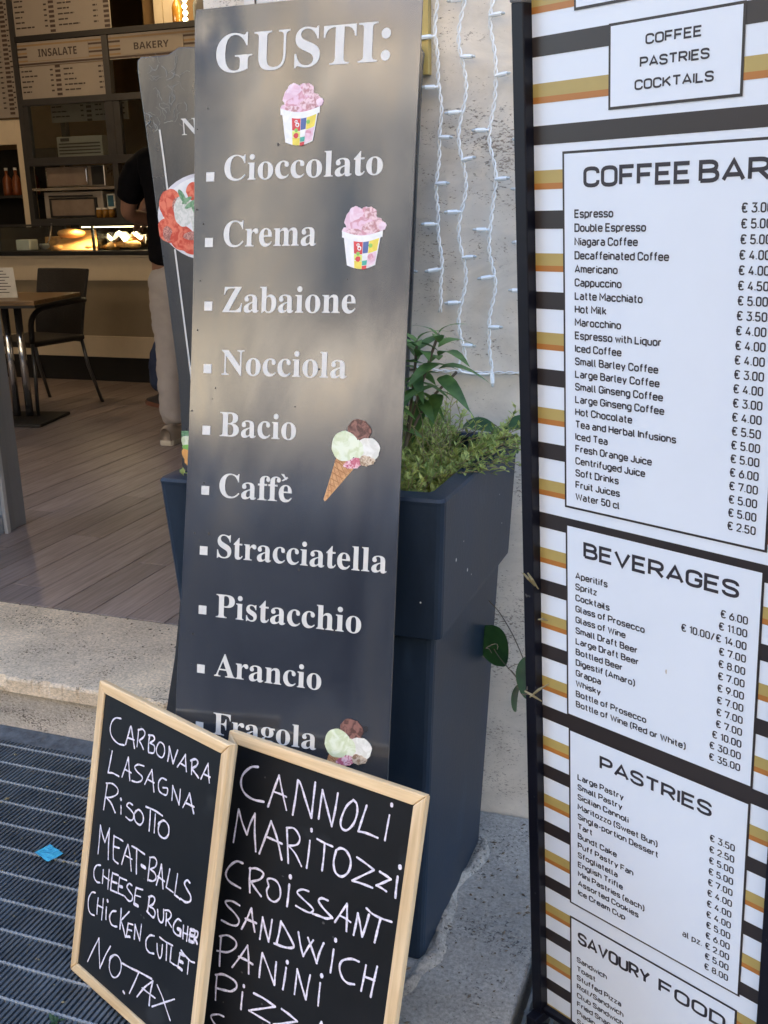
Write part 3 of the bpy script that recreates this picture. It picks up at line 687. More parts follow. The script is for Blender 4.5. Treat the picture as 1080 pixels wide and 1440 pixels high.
obj('mullion', RB(-5.456, 1.749, -5.415, 2.121), M['rack'], rk); obj('mullion', RB(-4.729, 1.749, -4.706, 2.121), M['rack'], rk); obj('mullion', RB(-4.654, 1.749, -4.60, 2.121), M['rack'], rk)
def stripes(mb, x0, x1, z0, z1, y, seq, per):
    z = z1; k = 0
    while z > z0 + 1e-4:
        h, m = seq[k % len(seq)]
        if m: mb.b2((x0, y - .0009, max(z0, z - h)), (x1, y, z), m)
        z -= h; k += 1
def dashes(mb, x0, x1, z, y, seed, h=.010, right=False):
    r = random.Random(seed); ln = (x1 - x0) * r.uniform(.35, .95); a = (x1 - ln) if right else x0
    x = a
    while x < a + ln:
        w = r.uniform(.02, .05); mb.b2((x, y - .0009, z), (min(x + w, a + ln), y, z + h), M['ink_int']); x += w + .008
SQ = [(.017, None), (.013, M['tan_stripe']), (.010, None), (.013, M['brown_stripe'])]
def int_menu(label, x0, x1, z0, z1, title=None, cols=(), y=YR + .010, seed=1, box=None, tx=None):
    t = thing('price_board', label, 'price board', ((x0 + x1) / 2, y, z0), group='price boards on the rack behind the counter'); cx = (x0 + x1) / 2
    obj('panel', MB().b2((x0 - cx, 0, 0), (x1 - cx, .012, z1 - z0)), M['sign_grey'], t)
    p = MB()
    if title:
        stripes(p, x0 - cx, x1 - cx, 0, z1 - z0, -.0002, SQ, 0)
        obj('striped_print', p, None, t)
        b_ = MB().b2((box[0] - cx, -.0042, box[1] - z0), (box[2] - cx, -.0015, box[3] - z0)); obj('title_plate', b_, M['sign_grey'], t)
        l_ = MB(); put_font(l_, title, tx[0] - cx, tx[1] - cx, tx[2] - z0, tx[3], -.005, M['ink_int'], heavy, skew=0); obj('lettering', l_, None, t)
    else:
        for (a, b_, sx) in cols:
            for k in range(int((z1 - z0 - .03) / .036)):
                z = z1 - z0 - .035 - k * .036
                dashes(p, a - cx, (a + (b_ - a) * .62) - cx, z, -.0003, seed * 50 + k + int(a * 100))
                dashes(p, a + (b_ - a) * .8 - cx, b_ - cx, z, -.0003, 7, h=.011, right=True)
            if sx is not None:
                z = z1 - z0; k = 0
                while z > 0.012:
                    p.b2((sx - cx, -.0012, max(0, z - .018)), (sx + .045 - cx, -.0003, z), M['brown_stripe']); z -= .032
        if p.f: obj('print', p, None, t)
    return t
int_menu('striped header panel reading INSALATE on the dark rack', -5.455, -4.708, 2.398, 2.563, 'INSALATE', box=(-5.368, 2.43, -4.825, 2.531), tx=(-5.268, -4.926, 2.456, .052))
int_menu('striped header panel reading BAKERY on the dark rack', -4.652, -3.905, 2.398, 2.563, 'BAKERY', box=(-4.552, 2.424, -4.032, 2.524), tx=(-4.438, -4.150, 2.452, .046))
int_menu('small print menu panel under the INSALATE header', -5.455, -4.708, 2.170, 2.393, cols=[(-5.44, -5.15, -5.135), (-5.06, -4.72, None)], seed=2)
int_menu('tall price list panel above the INSALATE header', -5.455, -4.62, 2.606, 3.05, cols=[(-5.44, -5.15, -5.138), (-5.06, -4.72, -4.668)], seed=4)
int_menu('narrow striped menu panel on the wall left of the dark rack', -5.95, -5.505, 2.05, 3.05, cols=[(-5.93, -5.62, -5.60), (-5.55, -5.508, None)], seed=5, y=YR + .03)
int_menu('menu panel seen through the left glass of the rack', -5.43, -4.73, 2.02, 2.165, cols=[(-5.42, -5.12, -5.10), (-5.02, -4.75, None)], seed=6, y=YR + .3)  # added panel behind the glass imitates stripes and print mirrored in it
# brown cladding and cream door to the left of the rack
obj('door_casing', MB().b2((-5.60, YR + .06, ZF), (-5.506, YR + .12, 2.04)), M['cream'], sh)
obj('door_head', MB().b2((-6.9, YR + .06, 1.86), (-5.601, YR + .12, 2.04)), M['cream'], sh)
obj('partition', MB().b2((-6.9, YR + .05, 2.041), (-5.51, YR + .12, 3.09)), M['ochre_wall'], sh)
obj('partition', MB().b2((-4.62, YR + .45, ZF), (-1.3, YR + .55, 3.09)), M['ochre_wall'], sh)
obj('pilaster', MB().b2((-4.47, YR + .36, 2.2), (-4.40, YR + .44, 3.09)), M['cream'], sh); obj('pilaster', MB().b2((-4.395, YR + .37, 2.2), (-4.34, YR + .44, 3.09)), M['cream'], sh); obj('pilaster', MB().b2((-4.335, YR + .36, 2.2), (-4.27, YR + .44, 3.09)), M['cream'], sh)
# appliances
t = thing('microwave', 'silver microwave oven on the upper shelf of the rack', 'microwave', (-5.10, YR + .22, 1.528))
obj('casing', MB().b2((-.27, -.15, .004), (.27, .18, .158)), M['inox'], t, .006)
obj('door', MB().b2((-.25, -.162, .014), (.12, -.151, .15)), M['screen'], t, .003); obj('handle', MB().tube([(.135, -.175, .02), (.135, -.19, .04), (.135, -.19, .13), (.135, -.175, .15)], .006), M['chrome'], t)
obj('control_panel', MB().b2((.155, -.156, .014), (.26, -.151, .15)), M['black'], t)
t = thing('toaster_oven', 'steel oven with a wide window on the lower shelf of the rack', 'oven', (-5.13, YR + .2, 1.3))
obj('casing', MB().b2((-.27, -.14, .0), (.27, .2, .198)), mat('oven_body', (.42, .38, .34), .4, .4), t, .006)
d = obj('door', MB().b2((-.215, -.155, .008), (.22, -.141, .150)), M['black'], t, .003)
obj('window', MB().b2((-.19, -.158, .022), (.20, -.1555, .138)), M['screen'], d)
obj('handle', MB().tube([(-.2, -.17, .165), (.2, -.17, .165)], .006), M['black'], t)
t = thing('price_terminal', 'cream control box with vents behind the left glass of the rack', 'appliance', (-5.17, YR + .25, 1.75))
obj('casing', MB().b2((-.20, 0, 0), (.22, .2, .16)), M['sign_grey'], t, .004)
for k in range(4): obj('vent', MB().b2((-.18, -.004, .03 + .024 * k), (.20, -.0005, .04 + .024 * k)), M['ink_int'], t)
obj('display', MB().b2((-.16, -.005, .125), (-.08, -.0006, .15)), M['ink_int'], t)
def lathe_thing(name, label, cat, loc, prof, m, cap=None, group=None):
    t = thing(name, label, cat, loc, group=group); b_ = MB().lathe(prof, n=16); b_.smooth = True; obj('body', b_, m, t)
    if cap: c_ = MB().lathe(cap[0], n=12); obj('cap', c_, cap[1], t)
    return t
BP = [(0, 0), (.035, 0), (.037, .02), (.037, .11), (.03, .135), (.013, .16), (.012, .20), (0, .20)]
CP = [(.014, .195), (.014, .215), (0, .215)]
lathe_thing('bottle', 'squat golden bottle on top of the rack by the lights', 'bottle', (-4.12, YR + .1, 2.606), BP, M['amber'], (CP, M['black']))
lathe_thing('bottle', 'dark bottle on top of the rack right of the lights', 'bottle', (-3.95, YR + .1, 2.606), BP, M['black'], (CP, F['red']))
t = thing('storage_tin', 'blue and white tin beside the oven on the rack', 'tin', (-4.81, YR + .12, 1.3)); obj('body', MB().b2((-.036, -.03, .07), (.036, .03, .175)), M['cloth_white'], t, .004); obj('label_print', MB().b2((-.026, -.0335, .082), (.026, -.0305, .163)), M['blue_tin'], t)
for k in range(3):
    lathe_thing('spice_jar', ['amber jar below the blue tin, left one', 'amber jar below the blue tin, middle one', 'amber jar below the blue tin, right one'][k], 'jar', (-4.88 + .055 * k, YR + .03, 1.301), [(0, 0), (.024, 0), (.025, .05), (.02, .06), (0, .06)], M['amber'], ([(.021, .0605), (.021, .072), (0, .072)], M['cloth_white']), group='amber jars on the rack')
# drinks shelf at far left with orange bottles
t = thing('drinks_fridge', 'dark drinks shelf with bottles at the far left behind the counter', 'shelf', (-5.85, YR + .35, ZF))
obj('back', MB().b2((-.5, .2, 0), (.245, .22, 1.7)), M['black'], t); obj('shelf', MB().b2((-.5, -.15, 1.31), (.245, .199, 1.33)), M['rack'], t); obj('shelf', MB().b2((-.5, -.15, .95), (.245, .199, .97)), M['rack'], t)
for k in range(4):
    lathe_thing('juice_bottle', ['orange juice bottle at the door casing', 'second orange juice bottle from the door casing', 'third orange juice bottle from the door casing', 'orange juice bottle farthest from the door casing'][k], 'bottle', (-5.66 - k * .09, YR + .3, 1.486), BP, M['orange'], (CP, M['cloth_white']), group='juice bottles on the drinks shelf')
# string of warm bulbs on top of the rack
lt = thing('light_string', 'vertical string of glowing warm bulbs on top of the rack', 'lights', (-4.035, YR + .06, 2.606))
wm = mat('warm_bulb', (1, .9, .6), .4, emit=((1, .86, .50), 3.2))
obj('cord', MB().tube([(0, 0.02, 0), (0.006, .02, .6)], .003), M['black'], lt)
bm = MB().lathe([(0, -.018), (.012, -.013), (.018, 0), (.012, .013), (0, .018)], n=12); bm.smooth = True; bm = bm.mesh('lit_bulb', wm)
for k in range(12): link('lit_bulb', bm, lt, (.004 * (k % 2), 0, .02 + .042 * k))
ld = bpy.data.lights.new('string_glow', 'POINT'); ld.energy = 2; ld.color = (1, .72, .4); ld.shadow_soft_size = .1
lo = bpy.data.objects.new('string_glow', ld); COL.objects.link(lo); lo.parent = lt; lo.location = (0, -.15, .3)
# added pendant out of view above the counter, fills the cafe with warm light
lp = thing('fill_pendant', 'small warm pendant lamp hanging above the counter', 'lamp', (-4.9, 5.6, 3.09))
obj('cord', MB().tube([(0, 0, 0), (0, 0, -.12)], .003), M['black'], lp); sb = MB().lathe([(.02, -.12), (.09, -.2), (.1, -.22)], n=20); obj('shade', sb, M['rack'], lp)
bb = MB().lathe([(0, -.16), (.03, -.18), (.035, -.2), (.02, -.225), (0, -.23)], n=14); obj('bulb', bb, wm, lp)
ld = bpy.data.lights.new('fill_glow', 'POINT'); ld.energy = 5; ld.color = (1, .70, .42); ld.shadow_soft_size = .04
lo = bpy.data.objects.new('fill_glow', ld); COL.objects.link(lo); lo.parent = lp; lo.location = (0, 0, -.26)

# ------------------------------------------------------------------ table, chairs
t = thing('cafe_table', 'square wooden cafe table on a chrome column near the entrance', 'table', (-4.16, 4.95, ZF), math.radians(12))
obj('tabletop', MB().b2((-.30, -.30, .705), (.30, .30, .73)), M['table_wood'], t, .004)
obj('edge_strip', MB().b2((-.303, -.303, .690), (.303, .303, .7045)), M['black'], t, .003)
cc = MB(); cc.tube([(-.04, 0, .03), (-.04, 0, .69)], .022, 14); cc.tube([(.04, 0, .03), (.04, 0, .69)], .022, 14); cc.smooth = True; obj('column', cc, M['chrome'], t)
obj('base_plate', MB().b2((-.2, -.2, .0), (.2, .2, .018)), M['black'], t, .004)
t = thing('menu_card', 'white folded menu card standing on the wooden table', 'menu', (-4.12, 4.86, ZF + .731), math.radians(10))
obj('card', MB().box((0, 0, .085), (.16, .002, .17), Matrix.Rotation(.12, 3, 'X')), M['cloth_white'], t)
p = MB()
for k in range(8): p.box((-.01, -.0045 + (.15 - .017 * k - .085) * -.12, .15 - .017 * k), (.06 + .03 * ((k * 7) % 3), .0008, .004), None, M['ink_int'])
obj('print', p, None, t)
def make_chair(loc, rz, label):
    t = thing('wicker_chair', label, 'chair', loc, rz, 'dark wicker chairs in the cafe')
    b_ = MB(); n = 10                                              # curved woven back
    vs = []; fs = []
    for j in range(9):
        z = .40 + .45 * j / 8; hw = .20 + .018 * j / 8 * (1 if j < 8 else .97)
        for i in range(n + 1):
            u = i / n * 2 - 1; x = u * hw; y = .22 + .035 * (1 - u * u) + .10 * (j / 8) ** 1.3
            vs.append((x, y, z))
    for j in range(8):
        for i in range(n): a = j * (n + 1) + i; fs.append((a, a + 1, a + n + 2, a + n + 1))
    b_.add(vs, fs); o = obj('backrest', b_, M['wicker'], t); s = o.modifiers.new('thick', 'SOLIDIFY'); s.thickness = .018; o.modifiers.new('round', 'BEVEL').width = .006
    obj('seat', MB().b2((-.23, -.22, .415), (.23, .23, .45)), M['wicker'], t, .012)
    for s in (-1, 1):
        arm = [(s * .215, .27, .66), (s * .245, .18, .665), (s * .255, .0, .655), (s * .255, -.14, .64), (s * .25, -.215, .58), (s * .245, -.225, .45)]
        a_ = MB().tube(catmull([Vector(q) for q in arm], 4), .017, 8); a_.smooth = True; obj('armrest', a_, M['wicker'], t)
        a_ = MB().tube([(s * .235, -.215, .44), (s * .24, -.225, .25), (s * .25, -.25, 0)], .011, 8); a_.smooth = True; obj('leg', a_, M['tube'], t)
        a_ = MB().tube([(s * .21, .215, .42), (s * .22, .24, .25), (s * .235, .32, 0)], .011, 8); a_.smooth = True; obj('leg', a_, M['tube'], t)
    return t
make_chair((-4.34, 5.32, ZF), math.radians(-8), 'dark wicker armchair behind the wooden table, facing the street')
make_chair((-4.72, 4.72, ZF), math.radians(100), 'dark wicker armchair left of the wooden table, mostly hidden')

# ------------------------------------------------------------------ people
def skin_mesh(name, pts, edges, rad, m, parent, sub=2, label=None, root=0, folds=0):
    me = bpy.data.meshes.new(name); me.from_pydata(pts, edges, []); o = bpy.data.objects.new(name, me); COL.objects.link(o)
    md = o.modifiers.new('s', 'SKIN'); md.use_smooth_shade = True
    for i, r in enumerate(rad):
        rr = r if isinstance(r, tuple) else (r, r); me.skin_vertices[0].data[i].radius = rr
    me.skin_vertices[0].data[root].use_root = True
    if sub: o.modifiers.new('ss', 'SUBSURF').levels = sub; o.modifiers[-1].render_levels = sub
    dg = bpy.context.evaluated_depsgraph_get(); nm = bpy.data.meshes.new_from_object(o.evaluated_get(dg))
    bpy.data.objects.remove(o); bpy.data.meshes.remove(me)
    if folds:
        for v in nm.vertices:
            c_ = v.co; k_ = noise.noise(Vector((c_.x * 9, c_.y * 9, c_.z * 22 + c_.x * 8))) * .6 + noise.noise(Vector((c_.x * 18, c_.y * 18, c_.z * 40 - c_.x * 12))) * .4
            v.co = c_ + v.normal * k_ * folds
    nm.materials.clear(); nm.materials.append(m); nm.name = name
    return link(name, nm, parent, label=label)
def make_person(loc, rz, label, feet, tee, trou, shoe, solem, handsf=True, lean=0):
    t = thing('person', label, 'person', loc, rz)
    # local frame: faces +y, x to the right
    hipz, shz = .93, 1.45
    f1, f2 = feet
    P = [(0, 0, hipz), (0, 0, 1.12), (0, .01, 1.30), (0, .0, 1.44), (0, .01, 1.52), (0, .03, 1.60), (0, .035, 1.68), (0, .02, 1.75)]
    R_ = [(.15, .11), (.125, .095), (.15, .10), (.10, .07), .052, .075, .088, .06]
    E = [(i, i + 1) for i in range(7)]
    def addc(root, pts, rad):
        a = root
        for p_, r_ in zip(pts, rad): P.append(p_); R_.append(r_); E.append((a, len(P) - 1)); a = len(P) - 1
        return a
    arms = {}
    for s in (-1, 1):
        el = (s * .315, .05, 1.175); ha = (s * .16, .34, 1.12)
        w = addc(3, [(s * .12, 0, 1.43), (s * .19, .0, 1.41), (s * .255, .02, 1.30), el, (s * .26, .20, 1.14), (s * .18, .30, 1.12), ha], [.062, .06, .052, .042, .037, .028, .032])
        arms[s] = w
        addc(0, [(s * .09, 0, .84), ((s * .09 + f1[0] if s < 0 else s * .09 + f2[0]) * .5, ((f1 if s < 0 else f2)[1]) * .5 + .02, .50), ((f1 if s < 0 else f2)[0], (f1 if s < 0 else f2)[1], .10)], [.085, .06, .042])
    skin_mesh('body', P, E, R_, M['skin'], t)
    for s in (-1, 1):
        for k in range(4):
            x = s * .16 + (-.027 + .018 * k); skin_mesh('hand_finger', [(x, .34, 1.12), (x * 1.0, .385 + .006 * (k in (1, 2)), 1.115), (x, .415 + .01 * (k in (1, 2)), 1.095), (x, .425, 1.07)], [(0, 1), (1, 2), (2, 3)], [.011, .009, .008, .007], M['skin'], t, 1)
        skin_mesh('hand_thumb', [(s * .16 - s * .02, .31, 1.12), (s * .16 - s * .05, .345, 1.115), (s * .16 - s * .055, .375, 1.10)], [(0, 1), (1, 2)], [.012, .010, .008], M['skin'], t, 1)
    # T-shirt: torso and short sleeves
    TP = [(0, 0, .90), (0, 0, .99), (0, .0, 1.12), (0, .01, 1.28), (0, .0, 1.42), (0, .005, 1.485)]
    TR = [(.185, .135), (.182, .133), (.168, .125), (.185, .13), (.13, .09), (.070, .068)]
    TE = [(i, i + 1) for i in range(5)]
    for s in (-1, 1):
        o0 = len(TP); TP += [(s * .14, 0, 1.425), (s * .205, .0, 1.395), (s * .255, .015, 1.31), (s * .288, .035, 1.225)]; TR += [.078, .078, .074, .072]; TE += [(4, o0), (o0, o0 + 1), (o0 + 1, o0 + 2), (o0 + 2, o0 + 3)]
    skin_mesh('tee_shirt', TP, TE, TR, tee, t, sub=3, folds=.010, label='short sleeved shirt')
    for s, f in ((-1, f1), (1, f2)): pass
    QP = [(0, 0, .96), (0, 0, .88)]; QR = [(.165, .125), (.16, .13)]; QE = [(0, 1)]
    for s, f in ((-1, f1), (1, f2)):
        o0 = len(QP); QP += [(s * .085, 0, .78), (s * .04 + f[0] * .5, f[1] * .5 + .0, .50), (f[0] + s * .004, f[1] + .0, .30), (f[0], f[1] + .006, .19), (f[0] - s * .004, f[1] + .0, .085)]; QR += [(.098, .108), (.080, .084), (.069, .072), (.075, .070), (.071, .078)]; QE += [(1, o0), (o0, o0 + 1), (o0 + 1, o0 + 2), (o0 + 2, o0 + 3), (o0 + 3, o0 + 4)]
    skin_mesh('trousers', QP, QE, QR, trou, t, sub=3, folds=.014)
    hr = skin_mesh('hair', [(0, -.015, 1.62), (0, -.02, 1.70), (0, .01, 1.775)], [(0, 1), (1, 2)], [(.072, .06), (.094, .09), (.072, .08)], M['hair'], t)
    for s in (-1, 1): skin_mesh('ear', [(s * .088, .03, 1.655), (s * .095, .025, 1.69)], [(0, 1)], [.012, .016], M['skin'], t, 1)
    skin_mesh('nose', [(0, .115, 1.69), (0, .135, 1.655)], [(0, 1)], [.008, .014], M['skin'], t, 1)
    for f in (f1, f2):
        s_ = MB(); prof = [(-.10, .030), (-.085, .040), (-.03, .040), (.05, .044), (.12, .046), (.165, .034), (.18, .012)]
        vs = []; fs = []
        for z in (0, .028):
            for y, w in prof: vs.append((f[0] - w, f[1] + y, z))
            for y, w in reversed(prof): vs.append((f[0] + w, f[1] + y, z))
        n = len(prof) * 2; fs = [tuple(range(n, 2 * n)), tuple(reversed(range(n)))] + [(i, (i + 1) % n, n + (i + 1) % n, n + i) for i in range(n)]
        s_.add(vs, fs)
        so = obj('shoe_sole', s_, solem, t, .003)
        sh_ = MB(); vs = []; nn = 14      # upper: rounded sections from heel to toe
        for (y, w, h) in [(-.098, .030, .092), (-.09, .036, .101), (-.06, .040, .108), (-.02, .041, .104), (.03, .042, .082), (.08, .043, .064), (.13, .040, .052), (.165, .026, .040)]:
            for k in range(nn):
                a_ = PI * k / (nn - 1); vs.append((f[0] + w * math.cos(a_), f[1] + y, .026 + (h - .026) * max(0, math.sin(a_)) ** .6))
        ns = 8; sh_.add(vs, [(i * nn + k, i * nn + k + 1, (i + 1) * nn + k + 1, (i + 1) * nn + k) for i in range(ns - 1) for k in range(nn - 1)] + [tuple(range(nn)), tuple(reversed(range((ns - 1) * nn, ns * nn)))])
        sh_.smooth = True; obj('shoe', sh_, shoe, t)
    return t
make_person((-2.85, 4.70, ZF), math.radians(3), 'person in black T-shirt and grey trousers, seen from behind at the counter', ((-.105, -.02), (.02, .07)), M['tee'], M['trousers'], M['shoe'], M['sole'])
make_person((-3.28, 5.62, ZF), math.radians(62), 'person in blue jeans and dark shoes, almost hidden behind the first', ((-.20, .22), (.10, -.05)), M['tee'], M['jeans'], M['shoe_dark'], mat('brown_sole', (.16, .07, .05), .6))

# ------------------------------------------------------------------ planter
PX0, PX1, PY0, PY1 = -.968, -.453, 1.467, 1.968
pcx, pcy = (PX0 + PX1) / 2, (PY0 + PY1) / 2
t = thing('planter', 'tall square dark blue-grey planter with a collar, behind the GUSTI sign', 'planter', (pcx, pcy, 0))
def ring(mb, levels, m=None, close_top=False, close_bot=False):
    """levels: (half x, half y, z, cx) rounded-corner squares"""
    vs = []; fs = []; n = None
    for (hx, hy, z, ox) in levels:
        r = .012; loop = []
        for (sx, sy, a0) in ((1, -1, -90), (1, 1, 0), (-1, 1, 90), (-1, -1, 180)):
            for k in range(4):
                a = math.radians(a0 + 30 * k); loop.append((ox + sx * (hx - r) + r * math.cos(a), sy * (hy - r) + r * math.sin(a), z))
        n = len(loop); vs += loop
    for i in range(len(levels) - 1):
        for k in range(n): fs.append((i * n + k, i * n + (k + 1) % n, (i + 1) * n + (k + 1) % n, (i + 1) * n + k))
    if close_top: fs.append(tuple((len(levels) - 1) * n + k for k in range(n)))
    if close_bot: fs.append(tuple(reversed(range(n))))
    mb.add(vs, fs, m); return mb
hx, hy = (PX1 - PX0) / 2, (PY1 - PY0) / 2
b = ring(MB(), [(hx - .062, hy - .05, 0, -.002), (hx - .060, hy - .048, .004, -.002), (hx - .027, hy - .028, .672, 0)], close_bot=True)
obj('body', b, M['planter'], t)
b = ring(MB(), [(hx - .030, hy - .030, .6705, 0), (hx - .017, hy - .018, .664, 0), (hx - .013, hy - .014, .667, 0), (hx - .012, hy - .013, .676, 0), (hx - .001, hy - .001, .898, 0), (hx, hy, .904, 0), (hx - .003, hy - .003, .909, 0), (hx - .030, hy - .030, .912, 0), (hx - .036, hy - .036, .905, 0), (hx - .038, hy - .038, .80, 0)])
for i, v in enumerate(b.v): pass
o = obj('collar', b, M['planter'], t)
b = MB(); vs = []; fs = []; n = 24
for j in range(n + 1):
    for i in range(n + 1):
        x = (i / n - .5) * 2 * (hx - .037); y = (j / n - .5) * 2 * (hy - .037); vs.append((x, y, .868 + .02 * noise.noise(Vector((x * 12, y * 12, 3)))))
for j in range(n):
    for i in range(n): a = j * (n + 1) + i; fs.append((a, a + 1, a + n + 2, a + n + 1))
b.add(vs, fs); obj('soil', b, M['soil'], t)
rnd = random.Random(21)
b = MB()
for k in range(34):     # bird droppings and lime spots
    side = rnd.random() < .35; z = rnd.uniform(.12, .85); r = rnd.choice([.0012, .0015, .0018, .003])
    f = z / .9; w = hx - .06 + .03 * f if z < .66 else hx - .012 + .011 * (z - .67) / .23
    if side:
        x = rnd.uniform(.1, w - .02); yy = -(hy - .052 + .022 * min(1, z / .67)) - .0006 if z < .66 else -(hy - .013 + .012 * (z - .67) / .23) - .0006
        b.poly([(x + r * math.cos(a), z + r * 1.1 * math.sin(a)) for a in [q * PI / 4 for q in range(8)]], yy)
    else:
        y = rnd.uniform(-.18, .15); xx = w + .0015
        b.add([(xx, y + r * math.cos(a), z + r * 1.1 * math.sin(a)) for a in [q * PI / 4 for q in range(8)]], [tuple(range(8))])
obj('lime_spots', b, M['letter'], t, kind='stuff')

# ground cover in the planter
rnd = random.Random(5)
b = MB()
def small_leaf(mb, p, d, up, l, w):
    s = d.cross(up); s = s.normalized() if s.length > 1e-5 else Vector((1, 0, 0)); n_ = s.cross(d).normalized()
    mb.add([p, p + d * l * .5 + s * w / 2 + n_ * l * .08, p + d * l, p + d * l * .5 - s * w / 2 + n_ * l * .08], [(0, 1, 2), (0, 2, 3)])
def sprig(mb, base, dirn, length, nl, ll, lw, stem=None):
    p = Vector(base); d = Vector(dirn).normalized(); pts = [p.copy()]
    for k in range(nl):
        d = (d + Vector((rnd.uniform(-.3, .3), rnd.uniform(-.3, .3), rnd.uniform(-.25, .22)))).normalized()
        p = p + d * length / nl; pts.append(p.copy())
        for s in range(3):
            v = Vector((rnd.uniform(-1, 1), rnd.uniform(-1, 1), rnd.uniform(-.2, .9))).normalized(); v = (v + d * .4).normalized()
            small_leaf(mb, p, v, Vector((0, 0, 1)), ll * rnd.uniform(.6, 1.2), lw * rnd.uniform(.7, 1.2))
    if stem is not None: stem.tube(pts, .0009, 3, cap=False)
sm = MB()
for k in range(1500):
    x = rnd.uniform(PX0 + .035, PX1 - .035); y = rnd.uniform(PY0 + .035, PY1 - .04)
    u = (x - PX0) / (PX1 - PX0); v = (y - PY0) / (PY1 - PY0)
    mound = .045 + .05 * math.sin(PI * min(1, max(0, u * 1.05))) * (.35 + .9 * v) + .02 * noise.noise(Vector((x * 14, y * 14, 0)))
    mound *= (1.15 if u < .86 else .55)
    if u > .80 and v > .45: mound *= .5
    ln = max(.02, mound * rnd.uniform(.6, 1.2))
    sprig(b, (x, y, .862), (rnd.uniform(-.35, .35), rnd.uniform(-.35, .35), 1), ln, 7, .0165, .0070, sm)
for k in range(70):     # sprigs spilling over the right rim
    y = rnd.choice([rnd.uniform(1.62, 1.80), rnd.uniform(1.80, 1.96)]); sprig(b, (PX1 - .06, y, .90), (rnd.uniform(.5, 1), rnd.uniform(-.3, .3), rnd.uniform(.0, .35)), rnd.uniform(.05, .11), 6, .017, .0075, sm)
for k in range(40):     # taller wiry stalks at the back
    x = rnd.uniform(-.70, -.52); y = rnd.uniform(1.66, 1.86); sprig(b, (x, y, .90), (rnd.uniform(-.3, .3), 0, 1), rnd.uniform(.08, .15), 8, .008, .0035, sm)
o = obj('ground_cover', b, M['leaf_small']); o['kind'] = 'stuff'; o['label'] = 'tangled yellow-green small-leaved ground cover filling the planter'; 
o = obj('ground_cover_stems', sm, M['leaf_dry']); o['kind'] = 'stuff'; o['label'] = 'thin dry stems among the ground cover in the planter'
# lance-leaved shrub
def leaf_mesh(L_, W_, m, name='leaf', curl=.25, fold=.18, seg=6):
    b_ = MB(); vs = []; fs = []
    for i in range(seg + 1):
        t_ = i / seg; w = W_ * math.sin(PI * min(1, t_ ** .8 * .97 + .03)) ** .9 / 2; y = L_ * t_ * (1 - .12 * curl * t_); z = -curl * L_ * t_ * t_
        vs += [(-w, y, z + fold * w), (0, y, z), (w, y, z + fold * w)]
    for i in range(seg): a = i * 3; fs += [(a, a + 1, a + 4, a + 3), (a + 1, a + 2, a + 5, a + 4)]
    b_.add(vs, fs); b_.smooth = True; return b_.mesh(name, m)
def orient(d, up=Vector((0, 0, 1)), roll=0):
    y = Vector(d).normalized(); x = y.cross(up); x = x.normalized() if x.length > 1e-4 else Vector((1, 0, 0)); z = x.cross(y)
    return Matrix((x, y, z)).transposed() @ Matrix.Rotation(roll, 3, 'Y')
def put_leaf(me, parent, p, d, s=1, roll=0):
    o = link('leaf', me, parent); R3 = orient(d, roll=roll); m4 = R3.to_4x4(); m4.translation = Vector(p)
    o.matrix_local = m4 @ Matrix.Scale(s, 4); return o
sb = Vector((-.600, 1.69, .885))
t = thing('leafy_shrub', 'young shrub with long glossy dark leaves rising from the planter', 'shrub', sb)
lm_ = [leaf_mesh(.080, .027, M['leaf_dark'], curl=c) for c in (.35, .6, .85)]
rnd = random.Random(12)
stems = [[(0, 0, 0), (.010, 0, .08), (.022, 0, .16), (.030, 0, .24)], [(.0, 0, .02), (.02, -.01, .10), (.055, -.02, .20), (.075, -.02, .255)], [(0, .0, .0), (-.02, -.01, .1), (-.015, -.02, .19)], [(0, .0, .04), (.035, .02, .12), (.095, .02, .185)]]
for si, s in enumerate(stems):
    b_ = MB().tube(catmull([Vector(q) for q in s], 4), .0028, 6); b_.smooth = True; obj('stem', b_, M['twig'], t)
    if si == 3: continue
    top = Vector(s[-1]); nl = (20, 15, 9)[si]
    for k in range(nl):
        f = k / nl; p = top - Vector((0, 0, .11 * f)); az = k * 2.4 + rnd.uniform(-.3, .3); el = .95 - 1.35 * f + rnd.uniform(-.2, .2)
        d = Vector((math.cos(az) * math.cos(el), math.sin(az) * math.cos(el), math.sin(el)))
        put_leaf(rnd.choice(lm_), t, p, d, rnd.uniform(.75, 1.15) * (.75 if f < .15 else 1), rnd.uniform(-.4, .4))
# climbing vine with broad leaves, on the rim and behind the planter
t = thing('climbing_vine', 'thin vine with broad dark leaves between planter and striped menu board', 'vine', (-.45, 1.93, .86))
vb = Vector((-.45, 1.93, .86))
path = [(-.56, 1.93, .90), (-.50, 1.93, .935), (-.465, 1.935, .90)]
b_ = MB().tube([p - vb for p in catmull([Vector(q) for q in path], 6)], .0012, 5); obj('stem', b_, M['twig'], t)
path2 = [(-.483, 1.86, .592), (-.446, 1.80, .594), (-.395, 1.70, .593), (-.347, 1.58, .600), (-.318, 1.47, .630), (-.300, 1.385, .650)]
b_ = MB().tube([p - vb for p in catmull([Vector(q) for q in path2], 6)], .0010, 5); obj('stem', b_, M['twig'], t)
b_ = MB().tube([p - vb for p in catmull([Vector(q) for q in [(-.479, 1.86, .500), (-.445, 1.80, .500), (-.375, 1.65, .534), (-.335, 1.50, .585), (-.300, 1.39, .640)]], 6)], .0010, 5); obj('stem', b_, M['twig'], t)
for cx_, cz_, r_ in ((-.372, .566, .013), (-.415, .600, .010)):
    b_ = MB().tube([Vector((cx_ + r_ * math.cos(a), 1.62 + .01 * math.sin(a * 2), cz_ + r_ * math.sin(a) * .8)) - vb for a in [q * PI / 8 for q in range(13)]], .0007, 4); obj('tendril', b_, M['twig'], t)
